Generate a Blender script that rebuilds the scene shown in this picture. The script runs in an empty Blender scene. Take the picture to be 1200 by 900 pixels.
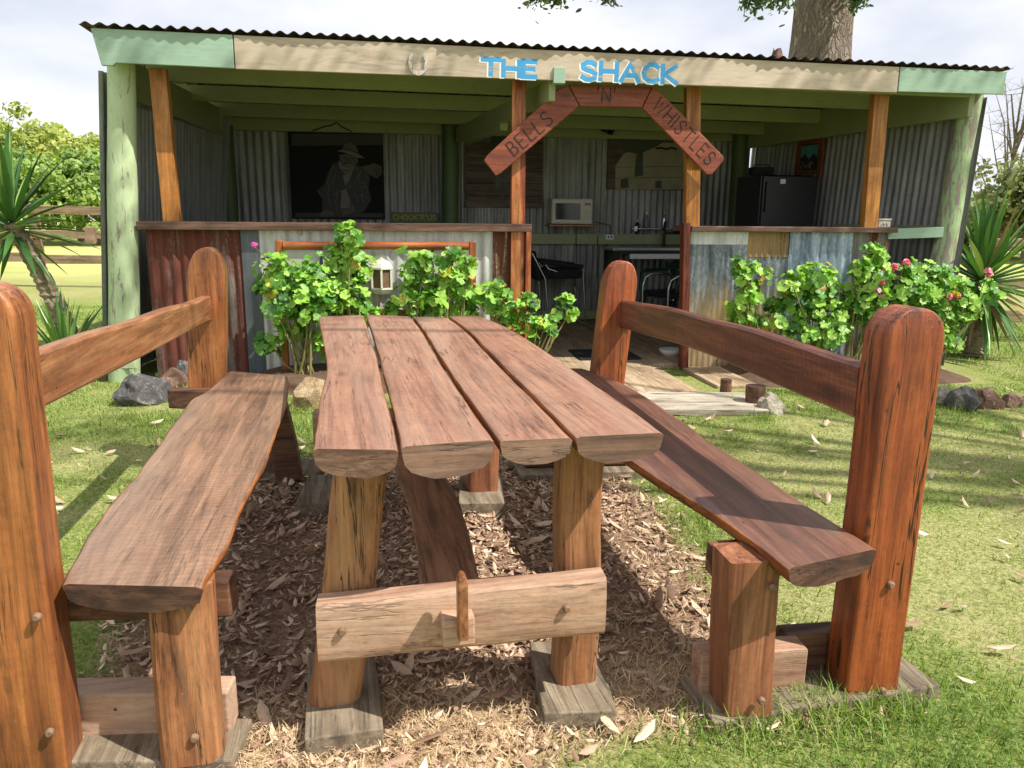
import bpy, bmesh, math, random
import numpy as np
from mathutils import Vector, Matrix, noise
rng = random.Random(7); nrng = np.random.default_rng(7)
SC = bpy.context.scene; COL = SC.collection
PI = math.pi
# ------------------------------------------------------------------ camera (metres, camera over the origin, looking along +Y)
F = 900.0; H = 1.2; PITCH = math.atan((450-258)/F); ROLL = math.radians(0.45)
_fw = Vector((0, math.cos(PITCH), -math.sin(PITCH))); _u0 = Vector((0, math.sin(PITCH), math.cos(PITCH))); _r0 = Vector((1, 0, 0))
_rt = _r0*math.cos(ROLL)+_u0*math.sin(ROLL); _up = -_r0*math.sin(ROLL)+_u0*math.cos(ROLL)
CAM = Vector((0, 0, H))
def ray(x, y): return _fw+_rt*((x-600)/F)-_up*((y-450)/F)
def onz(x, y, z=0.0):
    d = ray(x, y); return CAM+d*((z-H)/d.z)
def ony(x, y, Y):
    d = ray(x, y); return CAM+d*(Y/d.y)
def onplane(x, y, p0, n):
    d = ray(x, y); return CAM+d*((p0-CAM).dot(n)/d.dot(n))
cd = bpy.data.cameras.new('camera'); co = bpy.data.objects.new('camera', cd); COL.objects.link(co); SC.camera = co
cd.sensor_width = 36; cd.lens = F/1200*36; cd.clip_start = .05; cd.clip_end = 2000
m3 = Matrix((_rt, _up, -_fw)).transposed(); co.matrix_world = Matrix.Translation(CAM) @ m3.to_4x4()
# shack frame: u along the front, v to the back
YAW = math.radians(8.08)
U = Vector((math.cos(YAW), math.sin(YAW), 0)); V = Vector((-math.sin(YAW), math.cos(YAW), 0))
SO = onz(600, 90, 2.2); SO.z = 0
def sh(x, y, v):                      # a point of the plane v = const, as (u, v, z)
    p = onplane(x, y, SO+V*v, V)-SO; return Vector((p.dot(U), v, p.z))
def shw(u, v, z=0): return SO+U*u+V*v+Vector((0, 0, z))
def wsh(p): q = Vector(p)-SO; return Vector((q.dot(U), q.dot(V), p[2]))

# ------------------------------------------------------------------ materials
def lin(c): c /= 255; return c/12.92 if c <= .04045 else ((c+.055)/1.055)**2.4
def C(r, g, b, k=1.0): return (min(1, lin(r)*k), min(1, lin(g)*k), min(1, lin(b)*k), 1)
class NT:
    def __init__(s, name):
        s.m = bpy.data.materials.new(name); s.m.use_nodes = True; s.t = s.m.node_tree; s.n = s.t.nodes; s.l = s.t.links
        s.b = s.n['Principled BSDF']; s.out = s.n['Material Output']
    def new(s, t, **k):
        n = s.n.new(t)
        for a, v in k.items(): setattr(n, a, v)
        return n
    def put(s, node, sock, v):
        i = node.inputs[sock]
        if hasattr(v, 'outputs') or isinstance(v, bpy.types.NodeSocket): s.l.new(v if isinstance(v, bpy.types.NodeSocket) else v.outputs[0], i)
        else: i.default_value = v
    def coord(s, scale=(1, 1, 1), rnd=True, which='Object'):
        tc = s.new('ShaderNodeTexCoord'); o = tc.outputs[which]
        if rnd:
            oi = s.new('ShaderNodeObjectInfo'); mu = s.new('ShaderNodeMath', operation='MULTIPLY'); s.put(mu, 0, oi.outputs['Random']); mu.inputs[1].default_value = 37
            ad = s.new('ShaderNodeVectorMath', operation='ADD'); s.l.new(o, ad.inputs[0]); s.l.new(mu.outputs[0], ad.inputs[1]); o = ad.outputs[0]
        mp = s.new('ShaderNodeMapping'); s.l.new(o, mp.inputs[0]); mp.inputs['Scale'].default_value = scale
        return mp.outputs[0]
    def noise(s, vec, scale, detail=5, rough=.6, dist=0):
        n = s.new('ShaderNodeTexNoise'); s.l.new(vec, n.inputs['Vector']); n.inputs['Scale'].default_value = scale
        n.inputs['Detail'].default_value = detail; n.inputs['Roughness'].default_value = rough; n.inputs['Distortion'].default_value = dist
        return n.outputs['Fac']
    def ramp(s, fac, stops, interp='LINEAR'):
        r = s.new('ShaderNodeValToRGB'); s.l.new(fac, r.inputs[0]); e = r.color_ramp.elements; r.color_ramp.interpolation = interp
        while len(e) < len(stops): e.new(.5)
        for i, (p, c) in enumerate(stops):
            e[i].position = p; e[i].color = c if not isinstance(c, (int, float)) else (c, c, c, 1)
        return r.outputs[0]
    def mix(s, fac, a, b, mode='MIX'):
        m = s.new('ShaderNodeMix', data_type='RGBA', blend_type=mode); m.clamp_factor = True
        for i, v in ((0, fac), (6, a), (7, b)):
            if isinstance(v, bpy.types.NodeSocket): s.l.new(v, m.inputs[i])
            else: m.inputs[i].default_value = v
        return m.outputs[2]
    def math(s, op, a, b=0.0):
        m = s.new('ShaderNodeMath', operation=op)
        if op == 'MULTIPLY_ADD': m.inputs[2].default_value = .5
        for i, v in ((0, a), (1, b)):
            if isinstance(v, bpy.types.NodeSocket): s.l.new(v, m.inputs[i])
            else: m.inputs[i].default_value = v
        return m.outputs[0]
    def bump(s, h, strength=.3, dist=.01):
        b = s.new('ShaderNodeBump'); s.l.new(h, b.inputs['Height']); b.inputs['Strength'].default_value = strength; b.inputs['Distance'].default_value = dist
        s.l.new(b.outputs[0], s.b.inputs['Normal'])
    def set(s, **k):
        mp = dict(col='Base Color', rough='Roughness', metal='Metallic', spec='Specular IOR Level', coat='Coat Weight', coatr='Coat Roughness', alpha='Alpha', trans='Transmission Weight')
        for a, v in k.items():
            i = s.b.inputs[mp[a]]
            if isinstance(v, bpy.types.NodeSocket): s.l.new(v, i)
            else: i.default_value = v
        return s.m

def wood(name, axis, dark, mid, light, rough=.55, coat=0.0, fine=1.0, crack=.35, weather=None, wamt=0.0, fiddle=0.0, bump=.35, scale=1.0, gouge=0.0):
    t = NT(name)
    ax = 'xyz'.index(axis)
    sv = [1.0, 1.0, 1.0]; sv[ax] = .07
    sf = [1.0, 1.0, 1.0]; sf[ax] = .022
    v = t.coord(sv); vf = t.coord(sf); vo = t.coord((1, 1, 1))
    warp = t.noise(vo, 3.0, 3)
    n1 = t.noise(v, 21*scale, 9, .68, .7)
    col = t.ramp(n1, [(.30, dark), (.46, mid), (.62, light), (.78, mid)])
    n2 = t.noise(vf, 210*scale, 5, .75, .25)
    fibre = t.ramp(n2, [(.34, .42), (.46, .9), (.56, 1.0), (.72, 1.2)])
    col = t.mix(.8*fine, col, fibre, 'MULTIPLY')
    mott = t.noise(vo, 55, 6, .75, .3); col = t.mix(.45, col, t.ramp(mott, [(.34, .6), (.5, 1.0), (.68, 1.22)]), 'MULTIPLY')
    patch = t.noise(vo, 4.5, 4, .6)
    col = t.mix(.55, col, t.ramp(patch, [(.3, .62), (.55, 1.0), (.8, 1.25)]), 'MULTIPLY')
    sl = [1.0, 1.0, 1.0]; sl[ax] = .055
    nb = t.noise(t.coord(sl), 5.5*scale, 3, .55, .35)
    ln = t.math('SINE', t.math('MULTIPLY', nb, 95.0))
    col = t.mix(.55, col, t.ramp(t.math('MULTIPLY_ADD', ln, .5), [(.0, .62), (.35, 1.0), (1.0, 1.1)]), 'MULTIPLY')
    vk = t.new('ShaderNodeTexVoronoi'); sk_ = [1.0, 1.0, 1.0]; sk_[ax] = .45; t.l.new(t.coord(sk_), vk.inputs[0]); vk.inputs['Scale'].default_value = 4.2
    col = t.mix(t.ramp(vk.outputs['Distance'], [(.03, .8), (.085, .45), (.13, 0.0)]), col, tuple(x*.45 for x in dark[:3])+(1,))
    if fiddle:
        w = t.new('ShaderNodeTexWave', bands_direction='XYZ'[ax]); t.l.new(vo, w.inputs[0]); w.inputs['Scale'].default_value = 14; w.inputs['Distortion'].default_value = 9
        w.inputs['Detail'].default_value = 3; w.inputs['Detail Scale'].default_value = 1.2
        col = t.mix(fiddle, col, t.ramp(w.outputs['Fac'], [(.2, .6), (.8, 1.25)]), 'MULTIPLY')
    if weather:
        wn = t.noise(v, 5, 6, .7, .6)
        col = t.mix(t.math('MULTIPLY', t.ramp(wn, [(.42, 0.0), (.66, 1.0)]), wamt), col, weather)
    sc = [1.0, 1.0, 1.0]; sc[ax] = .045
    cn = t.noise(t.coord(sc), 15*scale, 5, .6, .15)
    cm = t.ramp(t.math('ABSOLUTE', t.math('SUBTRACT', cn, .5)), [(.004, 1.0), (.013, 0.0)])
    cm = t.math('MULTIPLY', cm, t.ramp(t.noise(vo, 3.4, 3), [(.46, 0.0), (.56, 1.0)]))
    col = t.mix(t.math('MULTIPLY', cm, crack), col, (.012, .007, .004, 1))
    # small borer holes and nail marks
    vr = t.new('ShaderNodeTexVoronoi'); t.l.new(t.coord((1, 1, 1)), vr.inputs[0]); vr.inputs['Scale'].default_value = 11
    hole = t.ramp(vr.outputs['Distance'], [(.035, 1.0), (.055, 0.0)])
    col = t.mix(t.math('MULTIPLY', hole, .8), col, (.02, .01, .006, 1))
    if gouge:
        sg = [1.0, 1.0, 1.0]; sg[ax] = .16
        vg = t.new('ShaderNodeTexVoronoi'); t.l.new(t.coord(sg), vg.inputs[0]); vg.inputs['Scale'].default_value = 26
        gm = t.math('MULTIPLY', t.ramp(vg.outputs['Distance'], [(.16, 1.0), (.24, 0.0)]), t.ramp(patch, [(.50, 0.0), (.56, 1.0)]))
        col = t.mix(t.math('MULTIPLY', gm, gouge), col, (.018, .009, .005, 1)); cm = t.math('MAXIMUM', cm, gm)
    sk = t.noise(vo, 130, 3, .6); skm = t.ramp(sk, [(.70, 0.0), (.74, 1.0)])
    col = t.mix(t.math('MULTIPLY', skm, .35), col, (.45, .36, .28, 1))
    h = t.math('SUBTRACT', t.math('ADD', t.math('MULTIPLY', n1, .5), t.math('MULTIPLY', n2, .45)), t.math('ADD', cm, hole))
    t.bump(h, bump, .004)
    rr = t.ramp(n1, [(.3, min(1, rough+.12)), (.7, max(.05, rough-.1))])
    return t.set(col=col, rough=rr, coat=coat, coatr=.28)

def paint(name, base, chip=.0, under=(.16, .13, .10, 1), rough=.5, axis='z', var=.25, stain=0.0):
    t = NT(name); ax = 'xyz'.index(axis); sv = [1., 1., 1.]; sv[ax] = .18
    vo = t.coord(); v = t.coord(sv)
    n = t.noise(vo, 5, 5)
    col = t.mix(var, base, t.ramp(n, [(.3, .55), (.7, 1.15)]), 'MULTIPLY')
    n3 = t.noise(v, 60, 3)
    col = t.mix(.25, col, t.ramp(n3, [(.35, .7), (.6, 1.05)]), 'MULTIPLY')
    if stain:
        sn = t.noise(v, 9, 7, .7, .8); col = t.mix(t.math('MULTIPLY', t.ramp(sn, [(.52, 0.0), (.72, 1.0)]), stain), col, under)
    h = n3
    if chip:
        cn = t.noise(v, 24, 7, .72, .4); m = t.ramp(cn, [(.60-chip*.16, 0.0), (.615-chip*.16, 1.0)])
        col = t.mix(m, col, t.mix(t.noise(v, 90, 3), under, (.32, .27, .22, 1))); h = t.math('SUBTRACT', t.math('MULTIPLY', n3, .3), m)
    t.bump(h, .3, .003)
    return t.set(col=col, rough=rough)

def tin(name, base, dark, rust=None, ramt=0.0, rough=.42, metal=.45, spangle=.5, streak=.5, low=None, lowz=.5):
    t = NT(name); vo = t.coord(); vs = t.coord((1, 1, .09)); vv = t.coord((1, 1, .03))
    vr = t.new('ShaderNodeTexVoronoi'); t.l.new(t.coord((1, 1, .55)), vr.inputs[0]); vr.inputs['Scale'].default_value = 70
    n1 = t.noise(vs, 12, 7, .68, .5); n2 = t.noise(vo, 3.2, 5, .6)
    col = t.mix(t.ramp(n1, [(.36, 0.0), (.66, 1.0)]), dark, base)
    col = t.mix(spangle*.6, col, t.ramp(vr.outputs['Color'], [(.1, .45), (.9, 1.35)]), 'MULTIPLY')
    col = t.mix(streak, col, t.ramp(n2, [(.3, .6), (.7, 1.15)]), 'MULTIPLY')
    mt = metal
    if low:
        tc = t.new('ShaderNodeTexCoord'); sx = t.new('ShaderNodeSeparateXYZ'); t.l.new(tc.outputs['Object'], sx.inputs[0])
        f = t.math('ADD', sx.outputs['Z'], t.math('MULTIPLY', t.math('SUBTRACT', n1, .5), .9)); f = t.math('DIVIDE', f, lowz)
        col = t.mix(t.ramp(f, [(.7, .8), (1.15, 0.0)]), col, low)
    if rust:
        rn = t.noise(vs, 7, 9, .75, 1.2); rn2 = t.noise(vo, 40, 5, .7)
        rm = t.ramp(t.math('ADD', t.math('MULTIPLY', rn, .8), t.math('MULTIPLY', rn2, .2)), [(.62-.34*ramt, 0.0), (.68-.34*ramt, 1.0)])
        rc = t.mix(t.noise(vv, 50, 5), rust, tuple(x*.35 for x in rust[:3])+(1,))
        col = t.mix(rm, col, rc); mt = t.math('MULTIPLY', t.math('SUBTRACT', 1.0, rm), metal)
        rough = t.math('ADD', t.math('MULTIPLY', rm, .45), rough)
    t.bump(t.math('ADD', n1, t.noise(vo, 60, 3)), .15, .003)
    return t.set(col=col, rough=rough, metal=mt)

def plain(name, col, rough=.5, metal=0.0, var=.15, coat=0.0, scale=14, bump=.1):
    t = NT(name); v = t.coord(); n = t.noise(v, scale, 5)
    c = t.mix(var*2, col, t.ramp(n, [(.3, .5), (.7, 1.2)]), 'MULTIPLY')
    t.bump(t.noise(v, scale*6, 4), bump, .002)
    return t.set(col=c, rough=rough, metal=metal, coat=coat)

def leafmat(name, stops, rough=.45, trans=.3, tint=(1.3, 1.5, .5, 1), vein=0.0):
    t = NT(name); at = t.new('ShaderNodeAttribute', attribute_name='rnd')
    col = t.ramp(at.outputs['Fac'], stops)
    n = t.noise(t.coord(), 45, 4); col = t.mix(.5, col, t.ramp(n, [(.3, .7), (.7, 1.2)]), 'MULTIPLY')
    t.set(col=col, rough=rough)
    if trans:
        tr = t.new('ShaderNodeBsdfTranslucent'); t.l.new(t.mix(1.0, col, tint, 'MULTIPLY'), tr.inputs[0])
        mx = t.new('ShaderNodeMixShader'); mx.inputs[0].default_value = trans
        t.l.new(t.b.outputs[0], mx.inputs[1]); t.l.new(tr.outputs[0], mx.inputs[2]); t.l.new(mx.outputs[0], t.out.inputs[0])
    return t.m

M = {}
# varnished hardwood of the furniture (grain along the local axis in the name)
OR = (C(78, 30, 12), C(150, 68, 28), C(196, 106, 50))
RB = (C(70, 30, 22), C(122, 62, 44), C(158, 90, 62))
M['post_l'] = wood('varnished orange post', 'z', C(90, 48, 24), C(146, 86, 44), C(176, 112, 62), .5, .25, .8, .7, gouge=.3)
M['post_r'] = wood('varnished red post', 'z', C(66, 30, 14), C(138, 66, 31), C(168, 90, 46), .5, .18, 1.0, 1.0, gouge=.75)
M['rail_l'] = wood('orange rail', 'y', C(104, 62, 38), C(142, 90, 54), C(168, 118, 80), .5, .2, .8, .4)
M['rail_r'] = wood('curly red rail', 'y', C(76, 38, 26), C(110, 60, 42), C(136, 80, 58), .48, .2, .8, .3, fiddle=.35)
M['top'] = wood('table plank', 'y', C(116, 80, 62), C(144, 102, 80), C(158, 116, 92), .55, .1, .9, .6, C(176, 146, 126), .45, bump=.3)
M['topend'] = wood('plank end grain', 'x', C(66, 46, 38), C(108, 78, 62), C(140, 108, 88), .7, 0, .9, .8, C(132, 116, 104), .5)
M['seat_l'] = wood('brown seat', 'y', C(92, 68, 52), C(126, 94, 72), C(156, 120, 94), .52, .18, .9, .35, C(152, 128, 108), .4, fiddle=.3)
M['seat_r'] = wood('red brown seat', 'y', C(70, 42, 34), C(98, 62, 50), C(124, 84, 68), .42, .25, .8, .4, C(140, 110, 94), .35)
M['seatend'] = wood('dark seat end grain', 'x', C(40, 24, 18), C(74, 46, 34), C(104, 72, 56), .7, 0, .9, .7)
M['live'] = wood('live edge', 'y', C(70, 36, 14), C(120, 66, 28), C(176, 110, 52), .6, 0, .9, .6)
M['leg'] = wood('log leg', 'z', C(84, 48, 26), C(138, 86, 50), C(166, 112, 72), .65, .06, 1, .9, C(206, 164, 116), .4, scale=1.3, gouge=.6)
M['legr'] = wood('red square leg', 'z', C(80, 44, 26), C(132, 80, 52), C(164, 110, 78), .55, .1, .9, .45)
M['beam'] = wood('pale half log', 'x', C(140, 100, 78), C(172, 134, 108), C(190, 156, 130), .7, 0, .9, .45, C(192, 164, 140), .5)
M['bearer'] = wood('dark bearer', 'x', C(52, 32, 22), C(94, 60, 42), C(128, 90, 64), .65, 0, .9, .5)
M['stretch'] = wood('stretcher plank', 'y', C(90, 58, 40), C(140, 98, 70), C(170, 124, 92), .6, .05, .9, .5)
M['pad'] = wood('grey pad', 'y', C(88, 78, 64), C(122, 108, 88), C(150, 136, 114), .8, 0, 1, .6)
M['bolt'] = plain('bolt head', C(138, 110, 86), .75, .2, .45, scale=60)
# shack
M['fascia'] = paint('cream fascia', C(196, 180, 158), .0, (.17, .13, .10, 1), .6, 'x', .3, .7)
M['mint'] = paint('mint paint', C(152, 180, 158), .0, (.2, .2, .15, 1), .45, 'x', .18, .08)
M['logp'] = paint('peeling mint log', C(184, 202, 158), .10, (.26, .22, .17, 1), .5, 'z', .2)
M['logr'] = paint('badly peeling mint log', C(160, 184, 136), .72, (.20, .17, .13, 1), .55, 'z', .25)
M['green'] = paint('olive green paint', C(150, 160, 112), .0, (.1, .09, .06, 1), .5, 'x', .2, .1)
M['greenz'] = paint('dark green paint', C(82, 104, 62), .0, (.1, .09, .06, 1), .5, 'z', .2, .1)
M['timber'] = wood('honey timber', 'z', C(146, 88, 30), C(176, 112, 46), C(198, 136, 66), .5, .1, .6, .2)
M['timberd'] = wood('red timber', 'z', C(98, 40, 20), C(150, 66, 34), C(206, 138, 78), .5, .1, .7, .3, scale=.8)
M['darkred'] = wood('dark red timber', 'z', C(66, 28, 16), C(104, 46, 26), C(132, 66, 38), .6, 0, .8, .5)
M['shelf'] = wood('brown bar top', 'x', C(58, 38, 30), C(96, 68, 54), C(124, 94, 76), .55, .05, .8, .3)
M['floor'] = wood('floor boards', 'y', C(120, 96, 72), C(156, 130, 100), C(184, 160, 128), .8, 0, .7, .5, C(200, 180, 150), .4)
M['step'] = wood('grey step sleeper', 'x', C(120, 110, 96), C(166, 154, 136), C(196, 186, 168), .85, 0, 1, .8)
M['tinroof'] = tin('old roof tin', C(120, 112, 104), C(70, 62, 56), C(92, 62, 46), .45)
M['tinwall'] = tin('dull wall tin', C(172, 174, 170), C(120, 122, 120), None, 0, .5, .3, .3, .3)
M['tinright'] = tin('side wall tin', C(186, 188, 186), C(140, 142, 142), None, 0, .5, .3, .3, .3)
M['tinrust'] = tin('rusty red tin', C(136, 128, 118), C(100, 92, 86), C(124, 70, 56), .58, .6, .3, .3, .3)
M['tindark'] = tin('dark flat tin', C(104, 110, 116), C(78, 84, 90), C(90, 80, 70), .15, .5, .35, .3, .5)
M['tinlight'] = tin('light tin', C(228, 228, 222), C(184, 186, 182), C(150, 116, 84), .06, .45, .25, .25, .3)
M['tinedge'] = tin('rust edged tin', C(206, 196, 176), C(160, 140, 112), C(124, 76, 44), .62, .45, .25, .25, .3)
M['tinmott'] = tin('mottled galvanised tin', C(178, 186, 192), C(76, 86, 96), None, 0, .4, .4, 1.0, .4, C(190, 160, 112), .72)
M['tintan'] = tin('tan tin', C(178, 148, 100), C(132, 104, 66), C(120, 86, 50), .2, .5, .2, .2, .3)
M['tinblue'] = tin('pale blue streaked tin', C(196, 212, 226), C(96, 112, 132), None, 0, .4, .35, .7, .5)
M['tinrg'] = tin('grey rusting tin', C(156, 154, 146), C(112, 110, 106), C(126, 74, 44), .38, .5, .3, .4, .4)
M['tinband'] = tin('white tin band', C(226, 228, 226), C(190, 194, 194), None, 0, .4, .2, .2, .2)
M['signwood'] = wood('red sign board', 'x', C(112, 50, 28), C(134, 64, 38), C(150, 78, 48), .55, .1, .5, .1)
M['black'] = plain('black letters', (.012, .010, .009, 1), .7)
M['blue'] = paint('worn blue letter paint', C(62, 158, 214), .06, (.42, .36, .28, 1), .6, 'x', .4, .12)
M['white'] = plain('white paint', (.78, .78, .76, 1), .5, 0, .08)
M['iron'] = plain('pale horseshoe', C(200, 194, 182), .6, .1, .4, scale=60)
M['blackp'] = plain('black enamel', (.012, .014, .017, 1), .35, 0, .1)
M['blackm'] = plain('matt black paint', (.010, .011, .012, 1), .95, 0, .2)
M['blackf'] = plain('black canvas', (.013, .015, .022, 1), .9, 0, .2, scale=60)
M['cream'] = plain('cream plastic', C(206, 202, 184), .4, 0, .05)
M['glassd'] = plain('dark glass', (.01, .012, .014, 1), .08)
M['steel'] = plain('brushed steel', C(196, 200, 204), .28, .9, .1)
M['chrome'] = plain('tube chrome', C(200, 202, 204), .18, .95, .04)
M['plasg'] = plain('green plastic', C(24, 62, 44), .4, 0, .05)
M['cherry'] = wood('cherry bed timber', 'x', C(120, 56, 20), C(158, 82, 34), C(188, 112, 56), .3, .5, .5, .1)
M['cherryz'] = wood('cherry bed upright', 'z', C(120, 56, 20), C(158, 82, 34), C(188, 112, 56), .3, .5, .5, .1)
M['panelw'] = paint('white bed panel', C(200, 196, 186), .0, (.4, .35, .3, 1), .6, 'z', .15, .3)
M['lantern'] = plain('cream lantern metal', C(226, 222, 204), .4, 0, .1)
M['pane'] = plain('lantern pane', C(120, 100, 78), .15, 0, .3, scale=20)
M['rockg'] = plain('dark grey rock', C(92, 90, 90), .85, 0, .35, scale=11, bump=1)
M['rockt'] = plain('tan rock', C(186, 160, 120), .85, 0, .35, scale=12, bump=1)
M['rockw'] = plain('pale rock', C(170, 160, 142), .85, 0, .3, scale=11, bump=1)
M['rockr'] = plain('red brown rock', C(132, 98, 80), .85, 0, .35, scale=11, bump=1)
def rockmat(name, a, b, c):
    t = NT(name); v = t.coord(); n = t.noise(v, 9, 9, .72, .6); n2 = t.noise(v, 70, 5, .7); n3 = t.noise(v, 22, 4, .6, 1.0)
    col = t.ramp(n, [(.3, a), (.52, b), (.68, c)]); col = t.mix(.6, col, t.ramp(n2, [(.3, .55), (.6, 1.15)]), 'MULTIPLY')
    col = t.mix(t.ramp(n3, [(.60, 0.0), (.68, .6)]), col, (.42, .42, .36, 1)); t.bump(t.math('ADD', n, t.math('MULTIPLY', n2, .5)), 1.0, .02); return t.set(col=col, rough=.92)
M['rockg'] = rockmat('dark grey rock', C(48, 47, 48), C(88, 86, 86), C(140, 134, 128)); M['rockt'] = rockmat('tan rock', C(116, 92, 64), C(172, 146, 108), C(206, 186, 152))
M['rockw'] = rockmat('pale rock', C(120, 110, 96), C(166, 156, 138), C(204, 196, 180)); M['rockr'] = rockmat('red brown rock', C(76, 54, 44), C(122, 92, 76), C(168, 142, 122))
M['soil'] = plain('garden soil', C(92, 70, 52), .95, 0, .4, scale=20, bump=1)
M['mat'] = plain('rubber mat', (.018, .018, .019, 1), .8, 0, .2, scale=50)
M['fence'] = wood('grey fence rail', 'x', C(110, 88, 66), C(146, 122, 94), C(172, 150, 120), .85, 0, .9, .5)
M['stem'] = plain('geranium stem', C(128, 122, 72), .7, 0, .3)
M['geran'] = leafmat('geranium leaf', [(0, C(52, 96, 36)), (.25, C(92, 146, 50)), (.6, C(150, 194, 74)), (.93, C(188, 222, 108)), (.95, C(196, 186, 74)), (1, C(176, 128, 70))], .45, .32)
M['pink'] = plain('pink petal', C(226, 92, 176), .6, 0, .2, scale=60)
M['rose'] = plain('rose petal', C(222, 62, 92), .6, 0, .2, scale=60)
M['wpetal'] = plain('white petal', C(236, 200, 204), .6, 0, .1)
M['yucca'] = leafmat('yucca leaf', [(0, C(52, 88, 44)), (.5, C(82, 124, 60)), (.85, C(122, 156, 82)), (.93, C(150, 160, 96)), (.96, C(170, 146, 96)), (1, C(150, 120, 80))], .32, .15)
M['dryleaf'] = leafmat('dry skirt leaf', [(0, C(120, 96, 64)), (1, C(176, 150, 108))], .8, .1, (1, 1, 1, 1))
M['yuccat'] = plain('yucca trunk', C(146, 132, 108), .9, 0, .5, scale=30, bump=1)
M['tree1'] = leafmat('pale bush foliage', [(0, C(112, 130, 60)), (.5, C(166, 174, 92)), (1, C(206, 202, 124))], .6, .4)
M['tree2'] = leafmat('green bush foliage', [(0, C(96, 124, 62)), (.5, C(138, 164, 88)), (1, C(178, 194, 116))], .6, .4)
M['tree3'] = leafmat('olive foliage', [(0, C(86, 96, 62)), (.5, C(126, 132, 88)), (1, C(160, 162, 112))], .6, .2)
M['tree4'] = leafmat('gum foliage', [(0, C(52, 74, 44)), (.5, C(78, 104, 60)), (1, C(112, 132, 78))], .5, .2)
M['twig'] = plain('bare twig', C(150, 134, 120), .9, 0, .2)
M['trunk'] = plain('grey trunk', C(120, 108, 92), .9, 0, .3)
M['grass'] = leafmat('grass blade', [(0, C(84, 112, 42)), (.35, C(122, 150, 62)), (.6, C(158, 174, 88)), (.8, C(184, 178, 118)), (1, C(210, 198, 152))], .6, .3)
M['litter'] = leafmat('fallen gum leaf', [(0, C(100, 76, 60)), (.3, C(152, 120, 96)), (.6, C(190, 160, 132)), (.85, C(220, 196, 168)), (.97, C(222, 202, 176)), (1, C(160, 88, 60))], .65, .05, (1, 1, 1, 1))
M['straw'] = leafmat('dry straw', [(0, C(124, 96, 70)), (.5, C(196, 168, 128)), (1, C(236, 216, 178))], .75, .1, (1, 1, 1, 1))
M['teal'] = plain('teal tile paint', C(84, 140, 146), .5)
M['cork'] = wood('picture frame timber', 'z', C(88, 44, 24), C(120, 62, 34), C(146, 84, 48), .5, .1, .6, .2)
M['pplank'] = wood('painted planks', 'x', C(52, 42, 34), C(84, 70, 58), C(112, 96, 80), .6, 0, .8, .4)
M['figd'] = plain('charcoal paint', C(56, 56, 54), .6)
M['figm'] = plain('grey brown paint', C(86, 82, 72), .6, 0, .3)
M['figl'] = plain('pale grey paint', C(126, 120, 106), .6, 0, .3)
M['ptree'] = plain('painted tree green', C(60, 70, 48), .6, 0, .3)
M['pland'] = plain('painted pale paddock', C(150, 144, 118), .6, 0, .25, scale=6)
M['yellow'] = plain('yellow lettering', C(178, 160, 60), .6)
M['brick'] = plain('white block', C(196, 190, 178), .8, 0, .15)
M['purple'] = plain('mauve soap bottle', C(140, 116, 150), .35)
M['hose'] = plain('black hose', (.015, .015, .015, 1), .5)

def barkmat():
    t = NT('furrowed bark'); vo = t.coord()
    wn = t.new('ShaderNodeTexNoise'); t.l.new(vo, wn.inputs['Vector']); wn.inputs['Scale'].default_value = 3.2; wn.inputs['Detail'].default_value = 4
    ad = t.new('ShaderNodeVectorMath', operation='MULTIPLY_ADD'); t.l.new(wn.outputs['Color'], ad.inputs[0]); ad.inputs[1].default_value = (.22, .22, .5); t.l.new(vo, ad.inputs[2])
    mp = t.new('ShaderNodeMapping'); t.l.new(ad.outputs[0], mp.inputs[0]); mp.inputs['Scale'].default_value = (1, 1, .2); v = mp.outputs[0]
    n = t.noise(v, 14, 10, .75, .5); vr = t.new('ShaderNodeTexVoronoi', feature='DISTANCE_TO_EDGE'); t.l.new(v, vr.inputs[0]); vr.inputs['Scale'].default_value = 19
    e = t.math('MULTIPLY', t.ramp(vr.outputs['Distance'], [(.0, 0.0), (.22, 1.0)]), t.ramp(n, [(.3, .5), (.6, 1.0)]))
    col = t.ramp(n, [(.28, C(96, 80, 70)), (.5, C(158, 140, 124)), (.72, C(202, 188, 172))])
    col = t.mix(t.math('MULTIPLY', t.math('SUBTRACT', 1.0, e), .55), col, (.06, .045, .036, 1))
    t.bump(t.math('ADD', n, e), 1.0, .04); return t.set(col=col, rough=.9)
M['bark'] = barkmat()
M['bark2'] = M['bark']

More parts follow.
